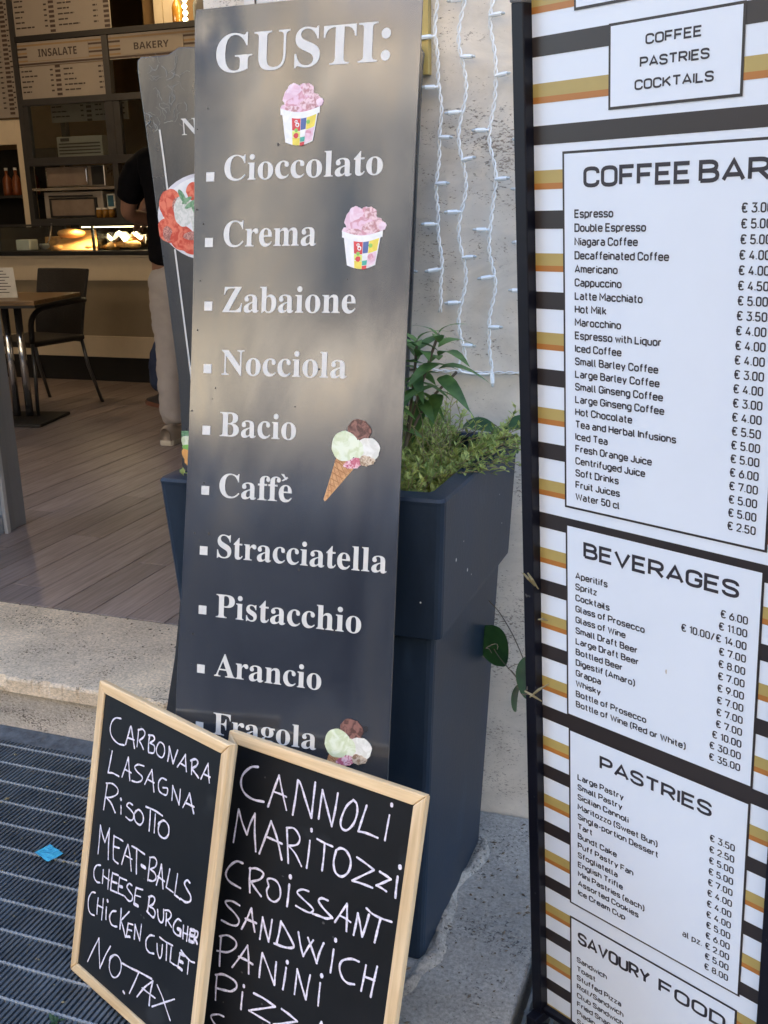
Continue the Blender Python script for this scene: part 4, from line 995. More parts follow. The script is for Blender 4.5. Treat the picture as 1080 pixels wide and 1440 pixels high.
def heart(L_, m):
    b_ = MB(); out = []
    for k in range(21):
        a = k / 20 * PI; w = L_ * .46 * math.sin(a) ** .75 * (1 + .25 * math.cos(a)); y = L_ * (.5 - .56 * math.cos(a)) ; out.append((w, y))
    vs = []; fs = []
    for w, y in out: z = -.35 * (y / L_) ** 2 * L_ * .5; vs += [(-w, y, z + w * .25), (0, y, z), (w, y, z + w * .25)]
    for i in range(20): a = i * 3; fs += [(a, a + 1, a + 4, a + 3), (a + 1, a + 2, a + 5, a + 4)]
    b_.add(vs, fs); b_.smooth = True; return b_.mesh('leaf', m)
hm = heart(.062, M['leaf_vine'])
for p, d, s, r in [((-.545, 1.90, .935), (.9, -.3, .1), 1.0, .2), ((-.50, 1.93, .925), (.8, -.2, -.4), 1.1, -.3), ((-.47, 1.94, .93), (.9, -.3, .25), .9, .4), ((-.53, 1.88, .905), (.2, -.9, -.3), .8, .9), ((-.470, 1.84, .545), (.12, -.1, -1), 1.30, 1.2), ((-.322, 1.50, .650), (-.10, -.1, -1), 1.05, 1.0), ((-.335, 1.50, .60), (-.3, -.2, -1), .7, .7), ((-.44, 1.92, .93), (.7, -.2, .2), .7, .1)]:
    put_leaf(hm, t, Vector(p) - vb, d, s, r)
b_ = MB()
for (p0, p1) in [((-0.308, 1.378, 0.837), (-0.29, 1.378, 0.819)), ((-0.301, 1.378, 0.838), (-0.285, 1.378, 0.815)), ((-0.302, 1.378, 0.651), (-0.276, 1.378, 0.638)), ((-0.294, 1.378, 0.642), (-0.266, 1.378, 0.668)), ((-0.284, 1.378, 0.768), (-0.27, 1.378, 0.768))]:
    m_ = (Vector(p0) + Vector(p1)) / 2 + Vector((0, -.006, .004)); b_ = MB(); b_.tube([Vector(p0) - vb, m_ - vb, Vector(p1) - vb], [.0012, .0022, .0008], 5)
    obj('dry_tendril', b_, M['leaf_dry'], t)

# ------------------------------------------------------------------ GUSTI sign
GO = Vector((-.9014, 1.586, 1.6534)); Gp = (0.698, 12.237, .408); GH = 1.688; GW = .381
Gm = board_matrix(GO, *Gp); Gup = Vector((Gm[0][2], Gm[1][2], Gm[2][2])); Gm = board_matrix(GO - Gup * GH, *Gp)
t = thing('ice_cream_sign', 'tall leaning dark metallic sign headed GUSTI with ice cream flavours', 'sign', matrix=Gm)
def edge_in(v):      # the long edges curve inwards a little
    return .011 * math.sin(PI * min(1, max(0, v / 1.08))) if v < 1.08 else -.004 * (v - 1.08) / .6
outl = []; N = 26
r = .010
for k in range(N + 1):
    v = .010 + (GH - .02) * k / N; outl.append((edge_in(v) * 1.0, GH - v))
right = [(GW - edge_in(v) * .15, GH - v) for v in [.010 + (GH - .02) * k / N for k in range(N, -1, -1)]]
pts = [(.003, GH - .003), (.0, GH - .010)][:0] + outl + [(.006, .0), (GW - .006, .0)] + right + [(GW - .003, GH - .001), (GW - .012, GH), (.012, GH), (.003, GH - .003)]
# sheet as a gently dented grid
b = MB(); vs = []; fs = []; nu, nv = 24, 96
for j in range(nv + 1):
    v = GH * j / nv; e = edge_in(min(v, GH))
    for i in range(nu + 1):
        xl = e; xr = GW - e * .15
        x = xl + (xr - xl) * i / nu; z = GH - v
        if j == 0 and i in (0, nu): x += .003 if i == 0 else -.003
        ef = min(i, nu - i) / nu
        y = .0002 * noise.noise(Vector((x * 9, z * 3.2, 1.7))) + .0002 * math.exp(-ef * 30) * (1 + noise.noise(Vector((0, z * 7, 2)))) + .0022 * math.exp(-((x - .035) ** 2 + (v - .04) ** 2) / .0006)
        vs.append((x, y, z))
for j in range(nv):
    for i in range(nu): a = j * (nu + 1) + i; fs.append((a, a + 1, a + nu + 2, a + nu + 1))
b.add(vs, fs); b.smooth = True
o = obj('sheet', b, M['sheet'], t)
b = MB(); per = [j * (nu + 1) for j in range(nv + 1)] + [nv * (nu + 1) + i for i in range(1, nu + 1)] + [j * (nu + 1) + nu for j in range(nv - 1, -1, -1)] + [i for i in range(nu - 1, 0, -1)]
rv = [vs[q] for q in per]; nr = len(rv)
b.add([(x, y + .0002, z) for x, y, z in rv] + [(x, .0035, z) for x, y, z in rv], [(k, (k + 1) % nr, nr + (k + 1) % nr, nr + k) for k in range(nr)] + [tuple(range(nr, 2 * nr))]); obj('sheet_edge', b, mat('sheet_edge', (.16, .15, .14), .5, .5), t)
b = MB().b2((.02, .006, .0), (GW - .02, .010, GH - .05)); obj('backing_board', b, M['ledge_dark'], t, .002)
def gz(v): return GH - v
LY = -.0007
b = MB(); put_font(b, 'GUSTI', .0415, .3135, gz(.1005), .0578, LY, M['letter'], serif, skew=-.0015); obj('lettering', b, None, t)
for zz in (.094, .062): b = MB(); b.poly([(.3265 + .0075 * math.cos(a), gz(zz) + .0078 * math.sin(a)) for a in [q * PI / 8 for q in range(16)]], LY, M['letter']); obj('colon_dot', b, None, t)
for w, x0, x1, v, c in (('Cioccolato', .062, .330, .268, .0385), ('Crema', .0641, .2253, .3716, .040), ('Zabaione', .0661, .2951, .4748, .040), ('Nocciola', .0675, .2849, .5746, .0395), ('Bacio', .0679, .2031, .6738, .039),
                        ('Caffe', .0702, .1998, .7730, .0385), ('Stracciatella', .0694, .3647, .8722, .0375), ('Pistacchio', .0707, .3265, .9714, .0385), ('Arancio', .071, .2629, 1.0700, .0375), ('Fragola', .0721, .2584, 1.1685, .0365)):
    b = MB(); put_font(b, w, x0, x1, gz(v), c, LY, M['letter'], serif); obj('lettering', b, None, t)
b = MB(); b.poly([(.181, gz(.7395)), (.1905, gz(.7330)), (.1925, gz(.7355)), (.1835, gz(.7405))][::-1], LY, M['letter'])
b.poly([(.1800, gz(.7290)), (.1850, gz(.7290)), (.1905, gz(.7375)), (.1885, gz(.7382))], LY - .0001, M['letter'])
obj('accent_mark', b, None, t)
b = MB()
for (x, v) in [(.037, .2611), (.0379, .3643), (.0402, .4654), (.042, .5657), (.0432, .6655), (.0444, .7637), (.0446, .8633), (.0457, .9621), (.0458, 1.0614), (.0463, 1.1588)]:
    b = MB(); b.poly([(x - .0072, gz(v) - .0072), (x + .0072, gz(v) - .0072), (x + .0072, gz(v) + .0072), (x - .0072, gz(v) + .0072)], LY, M['letter']); obj('bullet', b, None, t)
class Layer:
    def __init__(s, mb, y): s.mb = mb; s.y = y
    def p(s, pts, m): s.mb.poly(pts, s.y, m); s.y -= .00006
def cup_print(cx, zb, sc):
    """printed picture of a paper cup of pink ice cream; cx,zb = bottom centre; sc = height"""
    b = MB(); L_ = Layer(b, LY); k = sc / .094
    X = lambda x: cx + x * k * 1.16; Z = lambda z: zb + z * k
    for i, (bx, bz, rx, rz, m) in enumerate([(-.008, .068, .021, .020, 'pinkpale'), (.006, .075, .014, .016, 'pink'), (.018, .064, .014, .012, 'berry'), (.0, .060, .027, .014, 'pink'), (.010, .082, .010, .009, 'berry'), (-.010, .083, .012, .009, 'pinkpale'), (.012, .060, .014, .009, 'berry'), (.028, .062, .006, .006, 'pinkpale'), (-.024, .055, .006, .006, 'pinkpale'), (-.012, .054, .012, .005, 'berry')]):
        L_.p(blob(X(bx), Z(bz), rx * k, rz * k, 30, .12, 0, i * 3 + 1), F[m])
    body = [(-.020, .004)] + [(-.020 + .04 * q / 8, .004 - .006 * math.sin(PI * q / 8)) for q in range(1, 8)] + [(.020, .004), (.026, .048)] + [(.026 - .052 * q / 8, .048 - .007 * math.sin(PI * q / 8)) for q in range(1, 8)] + [(-.026, .048)]
    L_.p([(X(a), Z(c)) for a, c in body], F['white'])
    rim = [(-.0285 + .057 * q / 10, .0462 - .007 * math.sin(PI * q / 10)) for q in range(11)] + [(.0285 - .057 * q / 10, .0555 - .007 * math.sin(PI * q / 10)) for q in range(11)]
    L_.p([(X(a), Z(c)) for a, c in rim], F['white'])
    def cell(a0, a1, c0, c1, m):
        q = lambda a, c: (X(a * (.020 + .006 * c)), Z(.003 + .043 * c - .0065 * math.cos(a * PI / 2)))
        n = 5; L_.p([q(a0 + (a1 - a0) * i / n, c0) for i in range(n + 1)] + [q(a1 - (a1 - a0) * i / n, c1) for i in range(n + 1)], F[m])
    for c in [(-.45, .05, .55, .98, 'red'), (.07, .38, .58, .98, 'blue'), (.40, .93, .55, .98, 'yellow'), (-.45, .05, .32, .53, 'lime'), (.07, .38, .34, .56, 'white'), (.40, .93, .08, .53, 'pinkpale'), (-.45, .05, .04, .30, 'yellow'), (.07, .38, .16, .32, 'teal'), (.07, .38, .02, .14, 'red')]: cell(*c)
    for (a, c, r_, m) in [(-.005, .031, .0026, 'white'), (-.003, .026, .0034, 'white'), (-.0045, .010, .0042, 'red'), (.0125, .030, .0032, 'lgreen'), (-.0045, .018, .003, 'lgreen'), (.0135, .013, .005, 'pink')]: L_.p(blob(X(a), Z(c + .003), r_ * k, r_ * k, 12, .1), F[m])
    L_.p(blob(X(-.005), Z(.034), .0012 * k, .0012 * k, 8), F['red']); L_.p(blob(X(-.003), Z(.029), .0017 * k, .0017 * k, 8), F['red'])
    return obj('cup_picture', b, None, t)
cup_print(.1905, gz(.2175), .094); cup_print(.3015, gz(.4065), .094)
def cone_print(tipx, tipv, dx=0, dv=0):
    b = MB(); L_ = Layer(b, LY)
    ox, oz = tipx, gz(tipv)
    P = lambda x, y: (ox + x, oz + y)      # offsets from the tip
    L_.p([P(-.002, .002), P(.0, -.001), P(.003, .001), P(.046, .052), P(.040, .066), P(.018, .072)], F['cone'])
    for q in range(7):
        f = .1 + .13 * q; L_.p([P(.018 * f - .001, .072 * f), P(.018 * f, .072 * f + .0012), P(.046 * f + .002, .052 * f + .004), P(.046 * f + .002, .052 * f + .0028)], F['conegrid'])
        L_.p([P(.046 * f, .052 * f), P(.046 * f + .0012, .052 * f), P(.018 * min(1, f + .25), .072 * min(1, f + .25)), P(.018 * min(1, f + .25) - .001, .072 * min(1, f + .25))][::-1], F['conegrid'])
    L_.p(blob(*P(.053, .111), .0195, .0185, 30, .07, 0, 4), F['choc']); L_.p(blob(*P(.046, .118), .008, .007, 20, .12, 0, 9), F['choc'])
    L_.p(blob(*P(.069, .083), .020, .019, 30, .06, 0, 2), F['cream'])
    L_.p(blob(*P(.046, .061), .016, .008, 24, .16, .3, 6), F['rasp']); L_.p(blob(*P(.068, .066), .013, .008, 24, .2, 0, 8), F['nut'])
    L_.p(blob(*P(.031, .087), .0225, .0235, 32, .035, 0, 3), F['mint']); L_.p(blob(*P(.052, .083), .010, .014, 22, .1, 0, 12), F['mint'])
    return obj('cone_picture', b, None, t)
cone_print(.2565, .7665); cone_print(.2645, 1.2385)
# scratches and grime on the sheet
b = MB(); rnd = random.Random(8)
for k in range(26):
    x = rnd.uniform(.01, .06) if k % 2 else rnd.uniform(.02, .36); v = rnd.uniform(.02, 1.2); r_ = rnd.uniform(.0007, .0022)
    b.poly(blob(x, gz(v), r_, r_ * rnd.uniform(.6, 1.6), 9, .2, 0, k), LY + .00005, None)
obj('grime_spots', b, mat('grime', (.06, .055, .05), .6), t, kind='stuff')
b = MB().poly(blob(.3415, gz(1.122), .0042, .005, 16, .06), LY); obj('rust_mark', b, mat('dark_mark', (.02, .022, .03), .6), t)

# ------------------------------------------------------------------ second sign (hourglass outline) behind the planter
SB = Vector((-.962, 1.9905, 0)); SH = 1.655
t = thing('food_sign', 'dark hourglass-shaped sign with tomato and mozzarella plate, behind the GUSTI sign', 'sign', SB)
hwz = [(0, .425), (.146, .382), (.30, .343), (.426, .319), (.6, .292), (.786, .279), (.878, .273), (.994, .271), (1.273, .288), (1.45, .298), (1.60, .309), (1.640, .311)]
def hw(z):
    for (a, wa), (c, wc) in zip(hwz, hwz[1:]):
        if z <= c: return wa + (wc - wa) * (z - a) / (c - a)
    return hwz[-1][1]
zs = [SH * k / 60 for k in range(61)]
out = [(-hw(z), z) for z in reversed([z for z in zs if z < 1.63])] + [(hw(z), z) for z in zs if z < 1.62]
out = [(-.300, 1.652), (-.309, 1.645)] + out + [(.312, 1.62), (.300, 1.638), (.2, 1.646), (-.17, 1.663), (-.21, 1.664), (-.235, 1.652), (-.27, 1.651)]
b = MB().prism(list(reversed(out)), -.004, .004); obj('sheet', b, M['sheet2'], t, .0012)
b = MB()
for s in (-1, 1):
    for (za, zb) in ((.05, .33), (.33, 1.268), (1.36, 1.51)) if s < 0 else ((.05, 1.5),):
        n = 24; q = [(s * (hw(za + (zb - za) * i / n) - (.034 if za > .3 else .034 + .03 * max(0, .33 - (za + (zb - za) * i / n)))), za + (zb - za) * i / n) for i in range(n + 1)]
        ribbon(b, [Vector(p) for p in q], .0042, -.0052, M['letter'])
obj('border_line', b, None, t)
b = MB(); put_font(b, 'NI', -.216, -.158, 1.497, .032, -.0054, M['letter'], serif); obj('lettering', b, None, t)
def clip_left(pts): return [(max(x, -hw(z) + .0006), z) for x, z in pts]
b = MB(); L_ = Layer(b, -.0056)
pc = (-.165, 1.333)
L_.p(clip_left(blob(pc[0], pc[1], .124, .090, 40)), F['plate'])
L_.p(clip_left(blob(pc[0], pc[1] + .004, .112, .079, 40)), F['white'])
for i, (x, z, rx, rz, m) in enumerate([(-.255, 1.358, .028, .034, 'tomato'), (-.19, 1.385, .026, .020, 'tomato'), (-.262, 1.308, .032, .026, 'tomato'), (-.268, 1.300, .012, .016, 'tomatoin'), (-.175, 1.370, .015, .012, 'tomatoin'), (-.232, 1.290, .030, .026, 'tomato'), (-.238, 1.355, .013, .02, 'tomatoin'),
        (-.226, 1.345, .023, .031, 'mozz'), (-.185, 1.322, .024, .028, 'mozz'), (-.205, 1.280, .034, .024, 'tomato'), (-.208, 1.295, .022, .009, 'tomatoin'), (-.130, 1.34, .03, .03, 'tomato'), (-.14, 1.29, .03, .024, 'tomato'), (-.100, 1.32, .026, .028, 'mozz'), 
        (-.225, 1.375, .006, .017, 'basil'), (-.205, 1.360, .018, .005, 'basil'), (-.196, 1.345, .005, .016, 'basil'), (-.215, 1.368, .014, .004, 'basil')]):
    L_.p(clip_left(blob(x, z, rx, rz, 26, .05, (.5 if m == 'basil' else 0), i)), F[m])
obj('food_picture', b, None, t); b = MB(); L_ = Layer(b, -.0056)
for i, (x, z, rx, rz, m) in enumerate([(-.262, .862, .018, .008, 'basil'), (-.255, .845, .022, .014, 'mint'), (-.25, .815, .026, .022, 'orange'), (-.25, .80, .022, .014, 'orange'), (-.255, .832, .02, .006, 'lgreen')]): L_.p(clip_left(blob(x, z, rx, rz, 20, .1, 0, i)), F[m])
obj('food_picture', b, None, t); b = MB(); L_ = Layer(b, -.0056)
for i, (x, z, rx, rz, m) in enumerate([(-.320, .165, .010, .035, 'red'), (-.314, .15, .010, .035, 'pinkpale')]): L_.p(clip_left(blob(x, z, rx, rz, 20, .05, 0, i)), F[m])
obj('food_picture', b, None, t)
b = MB(); rnd = random.Random(31)     # peeled, scratched laminate in the upper corner
for k in range(46):
    x = rnd.uniform(-.295, -.20); z = rnd.uniform(1.51, 1.64); q = [Vector((x, z))]
    a = rnd.uniform(0, 6.28)
    for i in range(6): a += rnd.uniform(-.9, .9); q.append(q[-1] + Vector((math.cos(a), math.sin(a))) * rnd.uniform(.002, .006))
    if min(p.x for p in q) > -.303: ribbon(b, catmull(q, 3), rnd.choice([.0006, .0008, .0016]), -.0050 - k * 4e-6, None)
obj('scratches', b, mat('scratch', (.24, .25, .24), .6), t, kind='stuff')

# ------------------------------------------------------------------ striped board fixed to the wall above the planter
t = thing('wall_menu_board', 'white menu board with gold edge on the wall, only its top corner showing', 'menu board', (-.845, 2.012, 1.585))
obj('panel', MB().b2((-.187, .0, 0), (.183, .014, 1.3)), M['letter'], t, .001)
obj('edge_strip', MB().b2((.1835, -.004, 0), (.197, .016, 1.3)), M['stripe_gold'], t, .001)
b = MB(); b.b2((-.163, -.0012, .0), (-.159, -.0003, 1.3), M['stripe_dark'])
obj('border_print', b, None, t)
b = MB()
for k, ch in enumerate([0, 1, 2]):
    cx_ = -.115 + .062 * k; b.poly([(cx_ + .022 * math.cos(a), .187 + .024 * math.sin(a)) for a in [q * PI / 8 for q in range(16)]], -.0015 - .0001 * k, M['stripe_dark']); 
obj('printed_letters', b, None, t)

# ------------------------------------------------------------------ big striped menu board on the right
KM = .9423
MO = Vector((-.263, 1.354, 1.409)); Mp = (-26.408, -2.891, .364)
Mm = board_matrix(MO, *Mp); Mup = Vector((Mm[0][2], Mm[1][2], Mm[2][2])); MH = 1.385; Mm = board_matrix(MO - Mup * MH, *Mp)
t = thing('menu_board', 'tall white price board with brown, gold and orange stripes at the right', 'menu board', matrix=Mm)
def mz(v): return MH - v * KM
TOPV = -.262; BOTV = 1.455
obj('panel', MB().b2((-.0505 * KM, .004, mz(BOTV)), (.3452 * KM, .010, mz(TOPV))), M['paper_white'], t)
obj('side_bar', MB().b2((-.0715 * KM, -.012, mz(1.462)), (-.0512 * KM, .016, mz(-.188))), M['bar_black'], t, .0015)
obj('side_bar', MB().b2((.3460 * KM, -.012, mz(1.462)), (.3665 * KM, .016, mz(-.188))), M['bar_black'], t, .0015)
obj('bottom_bar', MB().b2((-.0512 * KM + .0005, -.008, mz(1.462)), (.3460 * KM - .0005, .0035, mz(1.450))), M['bar_black'], t, .0015)
obj('torn_cap', MB().box((-.0612 * KM, .001, mz(-.192)), (.021, .03, .010), Matrix.Rotation(.12, 3, 'Y')), mat('grey_cap', (.14, .14, .14), .6), t, .002)
for sx in (-.06, .355):
    fm = MB(); fm.tube([(sx * KM, .014, mz(1.40)), (sx * KM, .10, mz(1.462) - .02)], .005, 8); obj('rear_strut', fm, M['bar_black'], t)
    fm = MB().b2((sx * KM - .01, -.03, mz(1.462) - .021), (sx * KM + .01, .09, mz(1.462) - .001)); obj('foot', fm, M['bar_black'], t, .002)
# printed stripes, one sheet of print above the panel
PER = .10965; b = MB(); k = -3
def hband(v0, v1, m, y, x0=-.0503, x1=.345):
    v0 = max(v0, TOPV); v1 = min(v1, BOTV)
    if v1 > v0: b.add([(x0 * KM, y, mz(v1)), (x1 * KM, y, mz(v1)), (x1 * KM, y, mz(v0)), (x0 * KM, y, mz(v0))], [(0, 1, 2, 3)], m)
while -.0345 + k * PER < BOTV:
    v = -.0345 + k * PER
    hband(v, v + .0241, M['stripe_dark'], .0036); hband(v + .0570, v + .0737, M['stripe_gold'], .0036); hband(v + .0737, v + .0818, M['stripe_orange'], .0036); k += 1
obj('stripe_print', b, None, t)
b = MB()
boxes = [(.018, -.40, .300, -.167), (.0705, -.145, .253, -.0455), (-.002, 0, .3135, .497), (-.001, .522, .3125, .843), (.002, .866, .311, 1.2), (.002, 1.2265, .3085, 1.50)]
for i, (xa, va, xb, vb_) in enumerate(boxes):
    va = max(va, TOPV + .001); vb_ = min(vb_, BOTV - .001); e = .0033
    b.add([(xa * KM, .0031, mz(vb_)), (xb * KM, .0031, mz(vb_)), (xb * KM, .0031, mz(va)), (xa * KM, .0031, mz(va))], [(0, 1, 2, 3)], M['stripe_dark'])
    b.add([((xa + e) * KM, .0027, mz(vb_ - e)), ((xb - e) * KM, .0027, mz(vb_ - e)), ((xb - e) * KM, .0027, mz(va + e)), ((xa + e) * KM, .0027, mz(va + e))], [(0, 1, 2, 3)], M['paper_white'])
obj('box_print', b, None, t)
TY = .0023
def title(name, items):
    b_ = MB()
    for (txt, x0, x1, v, c) in items: put_din(b_, txt, x0 * KM, mz(v + .0006), c * 1.07 * KM, TY, M['ink'], x1=x1 * KM, weight=.19, gap=.19)
    obj(name, b_, None, t)
title('heading_print', [('COFFEE', .125, .1985, -.1155, .0113), ('PASTRIES', .1175, .209, -.0905, .0113), ('COCKTAILS', .1105, .2155, -.0655, .0113)])
title('heading_print', [('COFFEE', .035, .1885, .0465, .0245), ('BAR', .2035, .2900, .0465, .0245)])
title('heading_print', [('BEVERAGES', .034, .277, .5690, .0235)])
title('heading_print', [('PASTRIES', .064, .252, .9150, .0225)])
title('heading_print', [('SAVOURY', .021, .158, 1.274, .0235), ('FOOD', .178, .289, 1.274, .0235)])
def listing(items, prices, x, v0, dv, pr, pv0, pdv, cap=.0100):
    b_ = MB()
    for i, s in enumerate(items): put_din(b_, s, x * KM, mz(v0 + dv * i), cap * KM, TY, M['ink'], sx=1.08, weight=.18, gap=.22)
    obj('item_print', b_, None, t)
    if prices:
        b_ = MB()
        for i, s in enumerate(prices): put_din(b_, s, 0, mz(pv0 + pdv * i), cap * 1.04 * KM, TY, M['ink'], sx=1.0, weight=.16, right=pr * KM)
        obj('price_print', b_, None, t)
E_ = '€ '
listing(['Espresso', 'Double Espresso', 'Niagara Coffee', 'Decaffeinated Coffee', 'Americano', 'Cappuccino', 'Latte Macchiato', 'Hot Milk', 'Marocchino', 'Espresso with Liquor', 'Iced Coffee', 'Small Barley Coffee', 'Large Barley Coffee', 'Small Ginseng Coffee', 'Large Ginseng Coffee', 'Hot Chocolate', 'Tea and Herbal Infusions', 'Iced Tea', 'Fresh Orange Juice', 'Centrifuged Juice', 'Soft Drinks', 'Fruit Juices', 'Water 50 cl'],
        [E_ + p for p in '3.00 5.00 5.00 4.00 4.00 4.50 5.00 3.50 4.00 4.00 4.00 3.00 4.00 3.00 4.00 5.50 5.00 5.00 6.00 7.00 5.00 5.00 2.50'.split()], .0188, .0855, .01803, .2965, .0825, .01793, .0112)
listing(['Aperitifs', 'Spritz', 'Cocktails', 'Glass of Prosecco', 'Glass of Wine', 'Small Draft Beer', 'Large Draft Beer', 'Bottled Beer', 'Digestif (Amaro)', 'Grappa', 'Whisky', 'Bottle of Prosecco', 'Bottle of Wine (Red or White)'],
        [E_ + p for p in ['6.00', '11.00', '10.00/€ 14.00', '7.00', '8.00', '7.00', '9.00', '7.00', '7.00', '7.00', '10.00', '30.00', '35.00']], .0178, .6065, .0180, .2925, .6025, .0184, .0112)
listing(['Large Pastry', 'Small Pastry', 'Sicilian Cannoli', 'Maritozzo (Sweet Bun)', 'Single-portion Dessert', 'Tart', 'Bundt Cake', 'Puff Pastry Fan', 'Sfogliatella', 'English Trifle', 'Mini Pastries (each)', 'Assorted Cookies', 'Ice Cream Cup'],
        [E_ + p for p in '3.50 2.50 5.00 5.00 7.00 4.00 4.00 4.00 5.00 6.00'.split()] + ['al pz. € 2.00', '€ 5.00', '€ 8.00'], .0205, .953, .01845, .2910, .955, .0190, .0112)
listing(['Sandwich', 'Toast', 'Stuffed Pizza', 'Roll/Sandwich', 'Club Sandwich', 'Fried Snac', 'Piadin', 'Sa'], None, .0175, 1.3145, .0190, 0, 0, 0, .0112)
b = MB(); b.poly(blob(.175 * KM, mz(.709), .0012, .0035, 12, .2), .0016); obj('stain', b, mat('stain', (.5, .45, .4), .6), t)

# ------------------------------------------------------------------ chalkboards
CHALK_L='802,496 624,536 510,642 481,796 584,910 792,954 996,922;1034,895 1097,681 1147,536 1223,666 1330,874;1095,758 1292,739;1404,822 1403,658 1397,519;1391,533 1515,479 1604,515 1579,599 1453,701;1453,701 1546,754 1610,808;1772,798 1751,643 1760,513;1729,523 1865,493 1915,546 1792,642;1792,642 1936,654 1937,769 1783,813;2058,559 2001,680 2056,765 2197,773 2256,667 2215,555 2093,536 2019,610;2374,776 2388,647 2374,528!2441,619 2535,769!2580,642 2625,516;2667,786 2770,647 2858,515!2889,642 2936,777;2734,697 2912,705;3084,776 3068,649 3055,543;3023,565 3150,502 3221,533 3187,605 3073,680;3073,680 3192,729 3286,769;3351,769 3423,619 3501,463!3534,603 3589,753;3403,664 3590,660;628,1143 599,1342 564,1561!723,1520 933,1510;1034,1488 1114,1270 1174,1084!1236,1277 1297,1466;1090,1326 1317,1322;1690,1081 1509,1112 1405,1186 1491,1240 1665,1276 1658,1348 1526,1421 1362,1448;1774,1374 1858,1211 1944,1066!2003,1231 2073,1409;1828,1267 2049,1261;2402,1095 2260,1109 2181,1216 2223,1339 2365,1358 2457,1326 2457,1224 2326,1253;2619,1370 2616,1248 2601,1129!2709,1237 2837,1372!2835,1238 2827,1118;2951,1380 3029,1236 3094,1092!3175,1229 3267,1372;2999,1280 3254,1266;580,1763 564,1988 547,2252;544,1763 757,1702 941,1736 938,1833 760,1949 591,2008;591,2008 781,2058 936,2172;1077,1876 1083,1883;1103,1987 1116,2035 1130,2131;1471,1848 1353,1850 1290,1925 1415,1951 1528,1993 1525,2089 1428,2136 1298,2125;1597,1909 1550,1997 1610,2093 1759,2104 1844,2007 1815,1900 1672,1863 1564,1956;1883,1736 2153,1708 2400,1715;2032,1752 2046,1909 2058,2101;2191,1763 2201,1898 2214,2077;2359,1851 2321,1968 2378,2061 2535,2058 2632,1953 2606,1816 2463,1778 2322,1865;2307,1893 2359,1851 2391,1816;515,3090 513,2843 497,2565!590,2691 703,2807!763,2649 813,2509!831,2770 873,3059;986,2577 1003,2801 1039,2993!1122,3009 1210,3010;976,2593 1126,2572 1291,2569;1010,2769 1200,2730;1325,2976 1382,2774 1452,2575!1550,2755 1635,2983;1364,2793 1617,2776;1575,2555 1762,2542 1990,2546;1736,2559 1763,2766 1801,2968;1929,2765 2051,2763;2163,2536 2166,2721 2167,2942;2152,2541 2283,2489 2369,2524 2348,2624 2207,2727;2207,2727 2350,2739 2403,2810 2318,2891 2165,2931;2434,2912 2483,2708 2519,2521!2578,2692 2636,2896;2445,2758 2658,2762;2769,2505 2749,2667 2723,2837!2819,2838 2934,2839;3003,2495 2993,2702 2985,2863!3090,2863 3148,2872;3365,2502 3283,2492 3223,2572 3309,2636 3424,2699 3429,2786 3312,2853 3164,2854;631,3266 503,3318 432,3433 457,3560 558,3606 668,3578;740,3309 747,3441 756,3556;933,3231 940,3411 955,3581;751,3415 968,3412;1056,3242 1044,3417 1050,3561!1264,3525;1056,3247 1248,3212;1055,3401 1233,3363;1295,3229 1290,3388 1298,3518!1475,3491;1295,3229 1526,3194;1303,3383 1408,3363;1712,3212 1616,3217 1559,3300 1639,3338 1761,3382 1749,3470 1650,3512 1517,3485;1845,3204 1831,3352 1837,3492!1960,3481;1844,3200 2051,3153;1849,3333 2008,3296;2274,3188 2272,3328 2262,3449;2255,3196 2365,3138 2441,3163 2407,3258 2302,3339;2302,3339 2442,3336 2493,3395 2449,3479 2326,3468 2243,3457;2554,3299 2596,3418 2684,3467 2749,3397 2728,3223;2819,3252 2832,3360 2837,3449;2766,3218 2883,3179 2958,3214 2924,3297 2840,3361;2876,3352 3002,3409;3246,3199 3154,3206 3063,3326 3065,3438 3166,3471 3273,3445!3263,3349!3183,3362;3329,3241 3339,3359 3350,3455;3452,3208 3456,3329 3460,3449;3339,3359 3468,3334;3534,3216 3527,3319 3527,3418!3625,3396;3535,3222 3631,3194;3530,3317 3631,3289;3660,3192 3657,3293 3660,3390;3648,3186 3730,3182 3726,3261 3659,3303;3669,3298 3742,3364;561,3811 443,3853 354,4003 377,4170 471,4242 607,4220;677,3861 674,4016 688,4160;849,3806 861,3985 864,4194;671,3998 867,3970;993,3781 1000,3790;982,3909 989,4016 1005,4124;1303,3847 1182,3907 1117,4033 1180,4128 1283,4131 1382,4099;1445,3745 1461,3919 1470,4103;1706,3691 1582,3829 1475,3948!1554,4022 1668,4168;1715,3897 1705,4026 1694,4146!1805,4105;1715,3897 1864,3860;1703,4015 1844,3976;1948,4079 1943,3943 1930,3830!2024,3930 2118,4034!2119,3887 2121,3745;2531,3771 2411,3814 2313,3940 2338,4069 2445,4101 2578,4062;2639,3860 2674,3983 2755,4060 2802,3992 2799,3810;2692,3721 2868,3721 3086,3695;2916,3733 2933,3862 2949,4010;3055,3737 3058,3872 3063,3983!3165,3980 3265,3966;3318,3727 3303,3847 3294,3964!3407,3966;3318,3727 3433,3707;3312,3854 3413,3840;3333,3665 3469,3701 3619,3720 3724,3697;3569,3743 3571,3854 3572,3960;534,5131 679,4837 833,4555!892,4813 967,5063!1100,4765 1235,4531;1385,4620 1278,4756 1275,4928 1394,5018 1537,4961 1638,4803 1616,4644 1467,4593 1287,4690 1249,4793;1661,4652 1943,4609 2265,4550 2600,4500;2196,4578 2104,4794 1984,5048;1791,5110 1827,5121;2225,4995 2422,4732 2643,4518!2604,4736 2607,4967;2349,4780 2551,4774 2757,4764;2775,4523 2963,4649 3105,4784 3251,4914;2695,4946 2981,4744 3303,4520'
